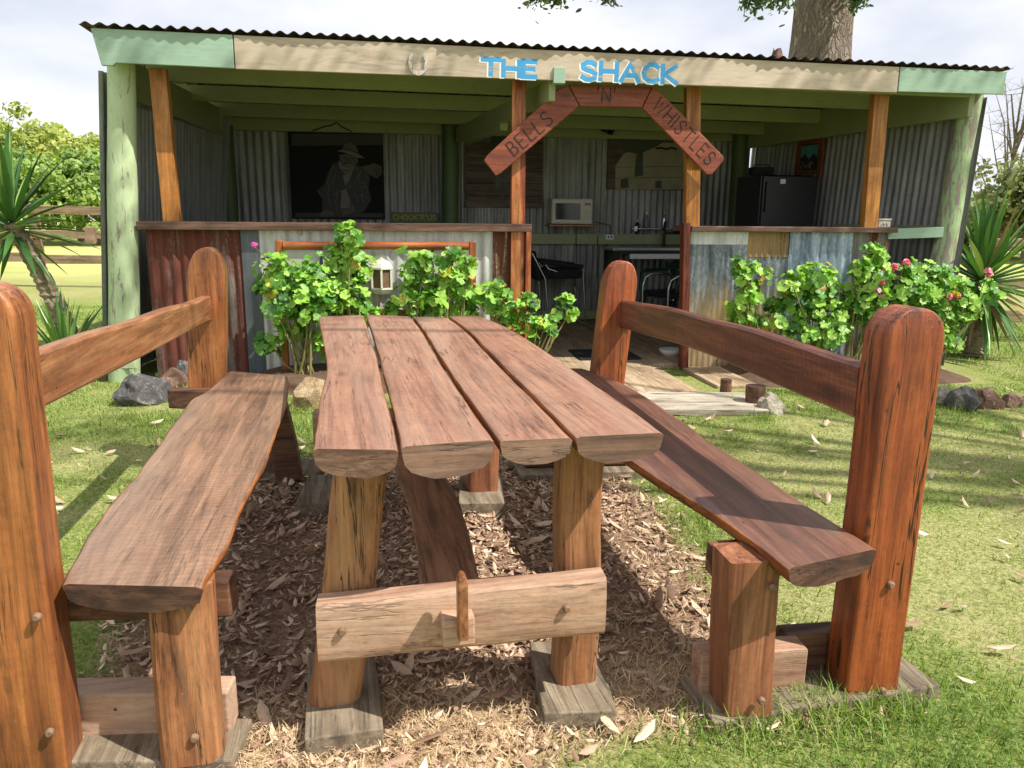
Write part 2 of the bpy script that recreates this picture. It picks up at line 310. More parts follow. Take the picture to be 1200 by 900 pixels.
# ------------------------------------------------------------------ mesh builder
class MB:
    def __init__(s): s.v = []; s.f = []; s.mi = []; s.r = []; s.sm = []
    def add(s, vs, fs, mi=0, r=0.0, smooth=False):
        b = len(s.v); s.v.extend([tuple(x) for x in vs]); s.f.extend([tuple(b+i for i in f) for f in fs])
        n = len(fs); s.mi.extend([mi]*n); s.r.extend([r]*n); s.sm.extend([smooth]*n)
    def box(s, a, b, mi=0, r=0.0):
        (x0, y0, z0), (x1, y1, z1) = a, b
        s.add([(x0, y0, z0), (x1, y0, z0), (x1, y1, z0), (x0, y1, z0), (x0, y0, z1), (x1, y0, z1), (x1, y1, z1), (x0, y1, z1)],
              [(0, 3, 2, 1), (4, 5, 6, 7), (0, 1, 5, 4), (1, 2, 6, 5), (2, 3, 7, 6), (3, 0, 4, 7)], mi, r)
    def bar(s, p, q, w, h, up=(0, 0, 1), mi=0, seg=1, jit=0.0):   # rectangular bar from p to q, w across, h along up
        p, q = Vector(p), Vector(q); d = (q-p).normalized(); up = Vector(up); x = d.cross(up).normalized(); y = x.cross(d).normalized()
        rings = []
        for i in range(seg+1):
            c = p.lerp(q, i/seg); jj = [(rng.uniform(-jit, jit), rng.uniform(-jit, jit)) for _ in range(4)]
            rings.append([c+x*(sx*w/2+j[0])+y*(sy*h/2+j[1]) for (sx, sy), j in zip(((-1, -1), (1, -1), (1, 1), (-1, 1)), jj)])
        s.loft(rings, mi=mi)
    def loft(s, rings, mi=0, capmi=None, smooth=False, r=0.0, caps=True):
        n = len(rings[0]); vs = [p for ring in rings for p in ring]; fs = []
        for i in range(len(rings)-1):
            for k in range(n): fs.append((i*n+k, i*n+(k+1) % n, (i+1)*n+(k+1) % n, (i+1)*n+k))
        s.add(vs, fs, mi, r, smooth)
        if caps:
            cm = mi if capmi is None else capmi
            s.add(rings[0], [tuple(range(n-1, -1, -1))], cm, r); s.add(rings[-1], [tuple(range(n))], cm, r)
    def tube(s, pts, rad, n=8, mi=0, r=0.0, caps=True):
        pts = [Vector(p) for p in pts]; rad = rad if isinstance(rad, (list, tuple)) else [rad]*len(pts); rings = []
        px = None
        for i, p in enumerate(pts):
            d = (pts[min(i+1, len(pts)-1)]-pts[max(i-1, 0)]).normalized()
            if px is None: px = d.orthogonal().normalized()
            px = (px-d*px.dot(d)).normalized(); py = d.cross(px)
            rings.append([p+(px*math.cos(a)+py*math.sin(a))*rad[i] for a in [2*PI*k/n for k in range(n)]])
        s.loft(rings, mi, None, True, r, caps)
    def lathe(s, prof, c, n=16, mi=0):                             # (radius, z) profile
        c = Vector(c); rings = [[c+Vector((rr*math.cos(a), rr*math.sin(a), z)) for a in [2*PI*k/n for k in range(n)]] for rr, z in prof]
        s.loft(rings, mi, None, True)
    def prism(s, poly, d, mi=0):                                   # planar polygon extruded by vector d
        d = Vector(d); a = [Vector(p) for p in poly]; s.loft([a, [p+d for p in a]], mi)
    def blob(s, c, rad, mi=0, seed=0, amt=.25, sub=3, flat=1.0):
        bm = bmesh.new(); bmesh.ops.create_icosphere(bm, subdivisions=sub, radius=1.0)
        rad = Vector(rad); c = Vector(c); so = Vector((seed*3.1, seed*1.7, seed*.9))
        vs = []; R2 = random.Random(seed*13+1); pl = []
        for _ in range(16 if sub > 3 else 0):
            d = Vector((R2.gauss(0, 1), R2.gauss(0, 1), R2.gauss(0, 1))).normalized(); pl.append((d, R2.uniform(.68, .98)))
        for v in bm.verts:
            k = 1+amt*(noise.noise(v.co*1.3+so)*1.2+noise.noise(v.co*3.1+so)*.5+noise.noise(v.co*8+so)*.18)
            q = v.co*k
            for d, l in pl:
                e = q.dot(d)-l
                if e > 0: q = q-d*e*.92
            vs.append(c+Vector((q.x*rad.x, q.y*rad.y, q.z*rad.z)))
        idx = {v: i for i, v in enumerate(bm.verts)}
        s.add(vs, [[idx[v] for v in f.verts] for f in bm.faces], mi, 0, False); bm.free()
    def build(s, name, mats, parent=None, world=False, bevel=0.0, seg=2, merge=False):
        me = bpy.data.meshes.new(name); vs = s.v
        if parent is not None and world:
            inv = ROOTM[root_of(parent)].inverted(); vs = [inv @ Vector(p) for p in vs]
        me.from_pydata([tuple(p) for p in vs], [], s.f)
        mats = mats if isinstance(mats, (list, tuple)) else [mats]
        for m in mats: me.materials.append(m)
        me.polygons.foreach_set('material_index', s.mi); me.polygons.foreach_set('use_smooth', s.sm)
        if any(s.r):
            at = me.attributes.new('rnd', 'FLOAT', 'FACE'); at.data.foreach_set('value', s.r)
        bm = bmesh.new(); bm.from_mesh(me)
        if merge or bevel: bmesh.ops.remove_doubles(bm, verts=bm.verts, dist=1e-5)
        if not any(s.r): bmesh.ops.recalc_face_normals(bm, faces=bm.faces)
        if bevel:
            ed = [e for e in bm.edges if len(e.link_faces) == 2 and e.calc_face_angle(0) > .6]
            bmesh.ops.bevel(bm, geom=ed, offset=bevel, segments=seg, profile=.5, affect='EDGES', clamp_overlap=True)
        bm.to_mesh(me); bm.free(); me.update()
        o = bpy.data.objects.new(name, me); COL.objects.link(o)
        if parent is not None: o.parent = parent
        return o
ROOTM = {}
def root_of(o):
    while o.parent is not None: o = o.parent
    return o
def thing(name, label, cat, loc=(0, 0, 0), rz=0.0, group=None):
    o = bpy.data.objects.new(name, None); COL.objects.link(o); o.location = loc; o.rotation_euler = (0, 0, rz); o.empty_display_size = .1
    ROOTM[o] = Matrix.Translation(Vector(loc)) @ Matrix.Rotation(rz, 4, 'Z'); tag(o, label, cat, group); return o
def tag(o, label, cat, group=None):
    o['label'] = label; o['category'] = cat
    if group: o['group'] = group
    return o
def struct(o, kind='structure', label=None, cat=None):
    o['kind'] = kind
    if label: o['label'] = label; o['category'] = cat or o.name
    return o
def smoothstep(a, b, x): t = max(0, min(1, (x-a)/(b-a))); return t*t*(3-2*t)

def ring_rect(c, hx, hy, rad, n=3):
    out = []
    for (sx, sy, a0) in ((1, 1, 0), (-1, 1, PI/2), (-1, -1, PI), (1, -1, 1.5*PI)):
        for k in range(n+1):
            a = a0+PI/2*k/n; out.append(Vector((c[0]+sx*(hx-rad)+rad*math.cos(a), c[1]+sy*(hy-rad)+rad*math.sin(a), c[2])))
    return out
def post(mb, base, top, hx, hy, dome=0.0, rad=.008, jit=.002, n=14, seed=0, pts=1.0):
    """upright timber with slightly wandering faces; dome = height of the rounded top (rounded across x)."""
    base, top = Vector(base), Vector(top); rings = []
    L = top.z-base.z
    zs = [(L-dome)*i/n for i in range(n+1)]+([L-dome+dome*math.sin(PI/2*k/7) for k in range(1, 8)] if dome else [])
    for z in zs:
        c = base.lerp(top, z/L); k = 1.0; ky = 1.0
        if dome and z > L-dome:
            q = (z-(L-dome))/dome; k = max(.06, math.sqrt(max(0, 1-q*q)))**pts; ky = .82+.18*math.sqrt(max(0, 1-q*q))
        wx = noise.noise(Vector((z*3, seed*7.3, 1)))*jit*2; wy = noise.noise(Vector((z*3, seed*5.1, 9)))*jit*2
        wh = 1+noise.noise(Vector((z*4, seed*3.3, 4)))*jit*8
        rings.append(ring_rect((c.x+wx, c.y+wy, c.z), hx*k*wh, hy*ky, min(rad, hx*k*.6)))
    mb.loft(rings, smooth=False)
def slab(mb, Lp, Rp, z, thick, n=40, seed=0, belly=1.0, mi_top=0, mi_under=1, mi_end=2, wav=.004, ztilt=0.0):
    """half-log plank: flat top between two plan edges, D shaped underside."""
    def at(P, t):
        f = t*(len(P)-1); i = min(int(f), len(P)-2); f -= i
        def cr(a, b, c, d): return .5*((2*b)+(-a+c)*f+(2*a-5*b+4*c-d)*f*f+(-a+3*b-3*c+d)*f**3)
        g = lambda k: P[max(0, min(len(P)-1, k))]
        return Vector((cr(g(i-1)[0], g(i)[0], g(i+1)[0], g(i+2)[0]), cr(g(i-1)[1], g(i)[1], g(i+1)[1], g(i+2)[1]), z))
    TP = [0, .015, .05, .2, .4, .6, .8, .95, .985, 1]; rings = []
    for i in range(n+1):
        t = i/n; a, b = at(Lp, t), at(Rp, t)
        a.x += noise.noise(Vector((t*9, seed, 0)))*wav*2+noise.noise(Vector((t*24, seed, 3)))*wav*.6; b.x += noise.noise(Vector((t*9, seed, 5)))*wav*2+noise.noise(Vector((t*24, seed, 8)))*wav*.6
        ring = []
        for q in TP:
            p = a.lerp(b, q); e = min(q, 1-q); p.z += -.005*(1-smoothstep(0, .04, e))+noise.noise(Vector((p.x*6, p.y*3, seed)))*.0015; ring.append(p)
        for k in range(1, 10):
            ang = PI*k/10; q = .5+.5*math.cos(ang)*.985; p = a.lerp(b, q)
            th = thick*(math.sin(ang)**.62)*belly*(1+.12*noise.noise(Vector((t*5, k*.6, seed))))
            p.z = z-.010-th; ring.append(p)
        rings.append(ring)
    m = len(rings[0]); nt = len(TP)
    vs = [p for r_ in rings for p in r_]
    ft = []; fu = []
    for i in range(n):
        for k in range(m):
            f = (i*m+k, i*m+(k+1) % m, (i+1)*m+(k+1) % m, (i+1)*m+k)
            (ft if 1 <= k < nt-2 else fu).append(f)
    b = len(mb.v); mb.add(vs, ft, mi_top, 0, True)
    mb.f.extend([tuple(b+i for i in f) for f in fu]); mb.mi += [mi_under]*len(fu); mb.r += [0]*len(fu); mb.sm += [True]*len(fu)
    mb.add(rings[0], [tuple(range(m-1, -1, -1))], mi_end); mb.add(rings[-1], [tuple(range(m))], mi_end)
def bolt(parent, p, d, r=.0095, name='bolt'):
    mb = MB(); p = Vector(p); d = Vector(d).normalized(); mb.tube([p-d*.004, p+d*.003, p+d*.007], [r, r, r*.62], 10); return mb.build(name, M['bolt'], parent)

# ------------------------------------------------------------------ picnic table
def lp(root, p): return ROOTM[root].inverted() @ Vector(p)
TROT = math.radians(13.2)
T = thing('picnic_table', 'low rustic table of four red brown half-log planks on log legs between the two benches', 'table', (-.28, 2.6, 0), TROT)
ZT = .75
edges = [  # pixel paths of the plank edges on the table plane, near end first
 ([(366, 526), (371, 500), (375, 466), (383, 432), (379, 402), (373, 371)], [(467, 527), (459, 490), (449, 452), (441, 418), (433, 390), (426, 369)]),
 ([(470, 524), (463, 488), (453, 450), (444, 416), (436, 389), (429, 369)], [(579, 516), (552, 478), (527, 442), (507, 410), (493, 386), (481, 371)]),
 ([(586, 516), (559, 478), (533, 442), (512, 410), (497, 386), (484, 371)], [(671, 513), (633, 475), (597, 440), (566, 408), (543, 385), (523, 371)]),
 ([(675, 514), (637, 475), (601, 440), (570, 408), (546, 385), (526, 371)], [(778, 508), (737, 478), (690, 446), (640, 412), (596, 385), (562, 371)])]
for i, (a, b) in enumerate(edges):
    mb = MB(); dz = (0, .001, -.001, .003)[i]
    A = [lp(T, onz(x, y, ZT)) for x, y in a]; B = [lp(T, onz(x, y, ZT)) for x, y in b]
    slab(mb, A, B, ZT+dz, (.050, .064, .045, .052)[i], 48, i*3+1, wav=.0014)
    mb.build('plank', [M['top'], M['live'], M['topend']], T)
def logleg(parent, name, base, top, hx, hy, mat, seed, rad=.03, root=None):
    mb = MB(); post(mb, lp(root or T, base), lp(root or T, top), hx, hy, 0, rad, .004, 16, seed); return mb.build(name, mat, parent)
l1 = logleg(T, 'leg', (-.432, 1.70, .045), (-.335, 1.70, .70), .062, .055, M['leg'], 1, .035)
l2 = logleg(T, 'leg', (.165, 1.79, .045), (.165, 1.77, .705), .052, .050, M['leg'], 2, .02)
logleg(T, 'leg', (-.70, 3.14, .05), (-.71, 3.14, .70), .055, .05, M['legr'], 3, .02)
logleg(T, 'leg', (-.13, 3.18, .05), (-.13, 3.18, .70), .066, .055, M['legr'], 4, .02)
# hollow cross beam of half log across the near legs, and its twin at the far end
def crossbeam(parent, p, q, hgt, dep, seed, root):
    mb = MB(); p, q = lp(root, p), lp(root, q); d = (q-p).normalized(); nrm = Vector((-d.y, d.x, 0)).normalized(); rings = []
    for i in range(17):
        c = p.lerp(q, i/16); k = 1+.06*noise.noise(Vector((i*.35, seed, 2)))
        ring = [c+nrm*(dep*.5)+Vector((0, 0, hgt/2*k)), c+nrm*(dep*.5)+Vector((0, 0, -hgt/2*k))]
        for a in (-80, -62, -40, -15, 15, 40, 62, 80):
            an = math.radians(a); ring.append(c-nrm*(dep*.5*(math.cos(an)**.22)*(1+.05*noise.noise(Vector((i*.5, a*.02, seed)))))+Vector((0, 0, hgt/2*k*math.sin(an)*1.01)))
        rings.append(ring)
    mb.loft(rings, 0, 1); return mb.build('cross_beam', [M['beam'], M['topend']], parent)
b1 = crossbeam(T, (-.435, 1.587, .290), (.220, 1.675, .318), .142, .062, 3, T)
crossbeam(T, (-.86, 3.235, .31), (-.07, 3.28, .31), .15, .07, 8, T)
for x, z in ((-.375, .30), (.13, .325)): bolt(b1, lp(T, (x, 1.549+(x+.452)*.13, z)), (0, -1, 0))
mb = MB(); slab(mb, [lp(T, p) for p in ((-.20, 1.60, 0), (-.31, 2.2, 0), (-.46, 2.75, 0), (-.62, 3.30, 0))], [lp(T, p) for p in ((-.06, 1.62, 0), (-.15, 2.2, 0), (-.295, 2.75, 0), (-.45, 3.33, 0))], .345, .035, 20, 31, wav=.003)
st = mb.build('stretcher', [M['stretch'], M['stretch'], M['beam']], T)
mb = MB(); mb.box((-.036, -1.055, .268), (.036, -.95, .334))
o = mb.build('tenon', M['beam'], st, bevel=.004); o.matrix_local = Matrix.Translation((lp(T, (-.105, 1.5, 0)).x+.005, .0, 0))
pg = MB(); c = lp(T, (-.105, 1.541, 0)); post(pg, (c.x, c.y, .30), (c.x, c.y, .452), .011, .017, .02, .004, .001, 8, 5)
pg.build('tusk_peg', M['rail_l'], T)
for i, (a, b, w, z) in enumerate([((-.375, 1.545, 0), (-.46, 1.90, 0), .175, .045), ((.17, 1.63, 0), (.145, 1.95, 0), .178, .045), ((-.80, 2.98, 0), (-.84, 3.34, 0), .17, .05), ((-.12, 3.0, 0), (-.14, 3.36, 0), .19, .05)]):
    mb = MB(); mb.bar(lp(T, (a[0], a[1], z-.03)), lp(T, (b[0], b[1], z-.03)), w, .075, seg=4, jit=.002); mb.build('foot_board', M['pad'], T, bevel=.004)

# ------------------------------------------------------------------ benches
def bench_bits(B, nearf, farf, mats):
    pass
BL = thing('timber_bench', 'left bench with pale brown curly grained seat and orange varnished round-topped back posts', 'bench', (-1.02, 2.55, 0), math.radians(11.8), 'timber benches either side of the table')
mb = MB()
Ls = [lp(BL, onz(x, y, .46)) for x, y in [(72, 684), (108, 619), (146, 571), (180, 529), (220, 473), (244, 456), (268, 435)]]
Rs = [lp(BL, onz(x, y, .46)) for x, y in [(238, 688), (268, 632), (292, 577), (312, 541), (320, 518), (337, 470), (336, 440)]]
slab(mb, Ls, Rs, .46, .05, 48, 11, wav=.005); mb.build('seat', [M['seat_l'], M['live'], M['seatend']], BL)
def bpost(B, base, top, hx, hy, dome, mat, seed):
    mb = MB(); post(mb, lp(B, base), lp(B, top), hx, hy, dome, .009, .002, 16, seed, .8); return mb.build('back_post', mat, B, merge=True)
p1 = bpost(BL, (-1.025, 1.48, 0), (-1.015, 1.48, 1.075), .066, .055, .075, M['post_l'], 1)
p2 = bpost(BL, (-1.50, 3.64, 0), (-1.425, 3.64, 1.065), .083, .055, .15, M['post_l'], 2)
def rail(B, a, b, hgt, thk, mat, seed, arc=.0):
    mb = MB(); a, b = lp(B, a), lp(B, b); rings = []
    for i in range(25):
        t = i/24; c = a.lerp(b, t); c.z += arc*math.sin(PI*t)+.006*noise.noise(Vector((t*4, seed, 0)))
        k = 1+.10*noise.noise(Vector((t*3, seed, 7)))
        rings.append([Vector((c.x+sx*(thk/2-ex)+.004*noise.noise(Vector((t*5, seed, 3))), c.y, c.z+sz*(hgt*k/2-ez))) for (sx, sz, ex, ez) in ((1, -1, 0, .008), (1, 1, 0, .008), (1, 1, .008, 0), (-1, 1, .008, 0), (-1, 1, 0, .008), (-1, -1, 0, .008), (-1, -1, .008, 0), (1, -1, .008, 0))])
    mb.loft(rings); return mb.build('back_rail', mat, B)
rail(BL, (-1.0, 1.53, .865), (-1.435, 3.60, .785), .118, .045, M['rail_l'], 4)
logleg(BL, 'front_leg', (-.705, 1.51, .03), (-.705, 1.525, .435), .066, .045, M['leg'], 6, .03, BL)
logleg(BL, 'front_leg', (-1.03, 3.40, .03), (-1.10, 3.42, .43), .06, .05, M['bearer'], 7, .01, BL)
def bearer(B, name, a, b, w, h, mat, bev=.005):
    mb = MB(); mb.bar(lp(B, a), lp(B, b), w, h, seg=3, jit=.002); return mb.build(name, mat, B, bevel=bev)
bearer(BL, 'seat_bearer', (-1.03, 1.57, .37), (-.625, 1.60, .37), .06, .09, M['bearer'])
bearer(BL, 'seat_bearer', (-1.62, 3.56, .36), (-1.07, 3.50, .36), .07, .09, M['bearer'])
bearer(BL, 'foot_bearer', (-1.12, 1.58, .085), (-.648, 1.604, .085), .07, .11, M['beam'])
bearer(BL, 'foot_bearer', (-1.60, 3.56, .085), (-1.04, 3.50, .085), .07, .11, M['bearer'])
bearer(BL, 'foot_board', (-1.2, 1.53, .012), (-.61, 1.55, .012), .15, .05, M['pad'])
bearer(BL, 'foot_board', (-1.65, 3.58, .012), (-.9, 3.50, .012), .22, .05, M['pad'])
for p in ((-.93-.03, 1.423, .405), (-.965, 1.423, .14)): bolt(p1, lp(BL, p), (0, -1, 0))
for p in ((-.675, 1.478, .40), (-.68, 1.462, .10)): bolt(BL, lp(BL, p), (0, -1, 0))

BR = thing('timber_bench', 'right bench with dark reddish smooth seat and red varnished cracked back posts', 'bench', (.62, 2.7, 0), math.radians(8.4), 'timber benches either side of the table')
mb = MB()
Ls = [lp(BR, p) for p in ((.608, 1.560, 0), (.535, 1.86, 0), (.40, 2.26, 0), (.27, 2.75, 0), (.215, 3.30, 0), (.25, 3.86, 0))]
Rs = [lp(BR, onz(x, y, .46)) for x, y in [(1028, 643), (940, 587), (887, 552), (833, 517), (782, 481), (727, 447)]]+[lp(BR, (.36, 3.86, 0))]
slab(mb, Ls, Rs, .46, .052, 48, 23, wav=.002); mb.build('seat', [M['seat_r'], M['live'], M['seatend']], BR)
q1 = bpost(BR, (.915, 1.80, 0), (.925, 1.80, 1.01), .072, .052, .075, M['post_r'], 3)
q2 = bpost(BR, (.44, 3.80, 0), (.53, 3.80, 1.01), .080, .055, .13, M['post_r'], 4)
rail(BR, (.865, 1.84, .795), (.545, 3.76, .755), .135, .045, M['rail_r'], 9, .02)
mb = MB(); post(mb, lp(BR, (.571, 1.70, .03)), lp(BR, (.556, 1.70, .435)), .060, .058, 0, .008, .003, 12, 9); f1 = mb.build('front_leg', M['legr'], BR)
mb = MB(); post(mb, lp(BR, (.20, 3.62, .03)), lp(BR, (.20, 3.62, .43)), .06, .055, 0, .008, .003, 12, 12); mb.build('front_leg', M['legr'], BR)
bearer(BR, 'seat_bearer', (.50, 1.79, .37), (.97, 1.87, .37), .06, .08, M['bearer'])
bearer(BR, 'seat_bearer', (.10, 3.69, .36), (.56, 3.72, .36), .07, .09, M['bearer'])
bearer(BR, 'foot_bearer', (.475, 1.77, .085), (.755, 1.805, .085), .07, .11, M['beam'])
bearer(BR, 'foot_bearer', (.72, 1.86, .085), (1.0, 1.90, .085), .06, .11, M['bearer'])
bearer(BR, 'foot_bearer', (.06, 3.55, .09), (.58, 3.60, .09), .08, .09, M['bearer'])
bearer(BR, 'foot_board', (.462, 1.71, .010), (1.09, 1.87, .010), .19, .05, M['pad'])
bearer(BR, 'foot_board', (.02, 3.54, .012), (.62, 3.62, .012), .26, .05, M['pad'])
for p in ((.607, 1.638, .375), (.60, 1.632, .085)): bolt(f1, lp(BR, p), (0, -1, 0))
for p in ((.935, 1.745, .33), (.945, 1.743, .04)): bolt(q1, lp(BR, p), (0, -1, 0))

# ------------------------------------------------------------------ the shack
SK = thing('shack', 'open fronted corrugated iron bar shack with mint green log posts and a painted name board', 'shack', SO, YAW)
VB = 3.25; WV = .27
def corr(mb, A, B, z0, z1, pitch=.076, amp=.009, seg=6, z0b=None, z1b=None, mi=0, ph=0.0, nz=2, wob=.003, tlean=0.0):
    """corrugated sheet standing between plan points A and B, ribs upright."""
    A, B = Vector((A[0], A[1], 0)), Vector((B[0], B[1], 0)); L = (B-A).length; d = (B-A)/L; nr = Vector((-d.y, d.x, 0))
    n = max(2, int(L/pitch*seg)); vs = []; fs = []
    z0b = z0 if z0b is None else z0b; z1b = z1 if z1b is None else z1b
    for j in range(nz+1):
        for i in range(n+1):
            t = i/n; s = t*L
            p = A+d*s+nr*(amp*math.cos(2*PI*s/pitch+ph)+wob*noise.noise(Vector((s*1.5, j*1.1, ph))))
            za, zb = z0+(z0b-z0)*t, z1+(z1b-z1)*t; p.z = za+(zb-za)*j/nz
            vs.append(p+nr*tlean*(j/nz))
    for j in range(nz):
        for i in range(n): k = j*(n+1)+i; fs.append((k, k+1, k+n+2, k+n+1))
    mb.add(vs, fs, mi, 0, True)
def spart(name, mat, parent=SK, **k): return lambda mb: mb.build(name, mat, parent, **k)
# floor
mb = MB()
for i in range(14):
    x0 = -2.7+i*.44; mb.box((x0, .34 if not (.16 < x0+.22 < 1.46) else -.68, -.05), (x0+.432, VB+.05, .03+.002*(i % 2)))
mb.build('floor', M['floor'], SK, bevel=.004)
# walls
mb = MB(); corr(mb, (-2.72, VB), (-.20, VB), .03, 2.28, .085, .010, ph=1); mb.build('back_wall', M['tinwall'], SK)
mb = MB(); corr(mb, (-.20, VB-.02), (3.30, VB-.02), .03, 2.28, .076, .010, ph=2); mb.build('back_wall', M['tinwall'], SK)
mb = MB(); corr(mb, (-3.03, .24), (-2.74, VB), .0, 2.19, .076, .009, z1b=2.30, tlean=-.185); mb.build('side_wall', M['tinright'], SK)
mb = MB(); corr(mb, (3.80, .16), (3.25, VB), .0, 2.20, .076, .009, z1b=2.26, tlean=-.10); mb.build('side_wall', M['tinright'], SK)
# log posts
def log(name, a, b, r0, r1, mat, seed, n=14, rings=16):
    mb = MB(); a, b = Vector(a), Vector(b); R = []
    for i in range(rings+1):
        t = i/rings; c = a.lerp(b, t); c.x += .012*noise.noise(Vector((t*3, seed, 1))); r = r0+(r1-r0)*t
        R.append([c+Vector((math.cos(k*2*PI/n), math.sin(k*2*PI/n), 0))*r*(1+.05*noise.noise(Vector((t*4, k*.8, seed)))) for k in range(n)])
    mb.loft(R, smooth=True); return mb.build(name, mat, SK)
log('log_post', (-2.90, .25, -.1), (-2.705, .25, 2.27), .112, .092, M['logp'], 2)
log('log_post', (3.64, .25, -.1), (3.81, .25, 2.22), .105, .085, M['logr'], 5)
log('log_post', (-2.64, VB-.12, 0), (-2.64, VB-.12, 2.16), .09, .085, M['greenz'], 7)
log('log_post', (-.27, VB-.14, 0), (-.25, VB-.14, 2.22), .10, .095, M['greenz'], 9)
log('log_post', (3.14, VB-.14, 0), (3.12, VB-.14, 2.22), .10, .09, M['greenz'], 11)
def upright(name, a, b, w, d, mat):
    mb = MB(); mb.bar(a, b, w, d, up=(0, 1, 0), seg=4, jit=.001); return mb.build(name, mat, SK, bevel=.004)
upright('timber_post', (-2.455, .25, 1.17), (-2.465, .25, 2.215), .115, .07, M['timber'])
upright('timber_post', (.085, .25, .02), (.085, .25, 2.215), .105, .07, M['timberd'])
upright('timber_post', (1.50, .27, 1.16), (1.445, .27, 2.215), .115, .07, M['timber'])
upright('timber_post', (3.02, .25, 1.16), (3.00, .25, 2.215), .125, .07, M['timber'])
upright('door_post', (1.485, .24, .02), (1.435, .24, 1.19), .055, .09, M['darkred'])
upright('door_post', (.165, .23, .02), (.165, .23, 1.12), .042, .08, M['timberd'])
# roof: fascia, purlins, rafters, tin
def fz(u): return 2.415-.0085*(u+2.79)            # top of the fascia
def fasc(name, u0, u1, hl, hr, mat, dv=0):
    mb = MB(); pts = [(u0, fz(u0)), (u1, fz(u1)), (u1, fz(u1)-hr), (u0, fz(u0)-hl)]
    mb.prism([(u, dv, z) for u, z in pts], (0, .03, 0)); return mb.build(name, mat, SK, bevel=.003)
mb = MB(); mb.prism([(u, .0, z) for u, z in [(-2.80, fz(-2.8)), (-1.905, fz(-1.905)), (-1.905, 2.195), (-2.66, 2.205), (-2.685, 2.185), (-2.755, 2.185)]], (0, .03, 0)); mb.build('fascia_board', M['mint'], SK, bevel=.003)
fb = fasc('fascia_board', -1.898, 2.985, .215, .185, M['fascia'], .004)
fasc('fascia_board', 2.992, 3.89, .178, .165, M['mint'])
mb = MB()
RO = -.022; n = int(6.9/.088*8)
def rz(v): return .03-.028*(v-RO)
vs = []; fs = []
rows = [RO, .6, 1.4, 2.2, 3.0, VB+.2]
for v in rows:
    for i in range(n+1):
        u = -2.86+i*6.80/n; si = int((u+2.86)/.79); sg = ((si*37) % 11-5)/5
        vs.append((u, v+(.010*sg+.012*noise.noise(Vector((u*3, 0, 4))) if v == RO else 0), fz(u)+rz(v)-.004+.0035*sg+.0105*(1+.35*noise.noise(Vector((u*5, 0, 2))))*math.cos(2*PI*u/.088+.5*noise.noise(Vector((u*2.2, 0, 7))))+.006*noise.noise(Vector((u*1.3, v, 1)))))
for j in range(len(rows)-1):
    for i in range(n): k = j*(n+1)+i; fs.append((k, k+1, k+n+2, k+n+1))
mb.add(vs, fs, 0, 0, True); mb.build('roof', M['tinroof'], SK)
for v, hh in ((.10, .18), (.95, .145), (1.85, .135), (2.75, .13)):
    mb = MB(); z0 = fz(-2.8)+rz(v)-.026; z1 = fz(3.7)+rz(v)-.026
    u1 = 3.72-.16*v; mb.prism([(-2.75, v, z0), (u1, v, z1), (u1, v, z1-hh), (-2.75, v, z0-hh)], (0, .045, 0)); mb.build('purlin', M['green'], SK, bevel=.003)
mb = MB(); mb.box((-2.70, VB-.09, 2.12), (3.3, VB-.025, 2.25)); mb.build('top_plate', M['green'], SK, bevel=.004)
def rafter(a, b, h, w, mat='green'):
    mb = MB(); mb.bar(a, b, w, h, seg=1); return mb.build('rafter', M[mat], SK, bevel=.004)
rafter((-2.72, .34, 2.165), (-2.62, VB-.05, 2.16), .27, .05)
rafter((.305, .06, 2.128), (-.17, VB-.25, 2.10), .15, .05)
rafter((3.70, .10, 2.17), (3.18, VB-.05, 2.17), .27, .05)
mb = MB(); mb.box((.30, -.012, 2.165), (.385, .06, 2.275)); mb.build('rafter_end', M['mint'], SK, bevel=.003)
mb = MB(); mb.bar((.12, 1.35, 2.02), (-.10, 2.7, 2.02), .075, .08, seg=2); mb.build('light_batten', M['green'], SK, bevel=.01)
# counter fronts (sheets of different iron), bar tops
def sheet(name, u0, u1, z0, z1, mat, pitch=.076, amp=.008, v=WV, ph=0.0, z1b=None, tl=0.0, parent=SK):
    mb = MB(); corr(mb, (u0, v), (u1, v), z0, z1, pitch, amp, ph=ph, z1b=z1b, tlean=tl, nz=4); return mb.build(name, mat, parent)
sheet('counter_sheet', -2.66, -1.96, -.02, 1.115, M['tinrust'], .076, .010)
mb = MB(); mb.box((-1.985, WV-.016, -.02), (-1.865, WV-.010, 1.115)); mb.build('counter_sheet', M['tindark'], SK)
sheet('counter_sheet', -1.87, -.10, -.02, 1.115, M['tinlight'], .084, .008, ph=1)
sheet('counter_sheet', -.105, .145, -.02, 1.115, M['tinedge'], .084, .008, v=WV-.006, ph=1.6)
mb = MB(); mb.box((-2.69, WV-.07, 1.118), (.19, WV+.38, 1.165)); mb.box((-2.69, WV-.082, 1.113), (.19, WV-.072, 1.172)); mb.build('bar_top', M['shelf'], SK, bevel=.004)
sheet('counter_sheet', 1.50, 1.985, -.02, 1.06, M['tinmott'], .05, .005)
sheet('counter_sheet', 1.50, 1.985, 1.02, 1.125, M['tinband'], .05, .005, v=WV-.004, z1b=1.125)
sheet('counter_sheet', 1.985, 2.34, .92, 1.125, M['tintan'], .05, .006, v=WV-.006)
sheet('counter_sheet', 1.975, 2.36, -.02, .94, M['tinmott'], .06, .006, v=WV+.004)
sheet('counter_sheet', 2.345, 2.90, -.02, 1.125, M['tinblue'], .076, .008, v=WV-.002, ph=2)
sheet('counter_sheet', 2.88, 3.24, -.02, 1.125, M['tinrg'], .076, .008, v=WV+.006, ph=2)
mb = MB(); mb.box((1.475, WV-.08, 1.122), (3.25, WV+.36, 1.165)); mb.build('bar_top', M['shelf'], SK, bevel=.004)
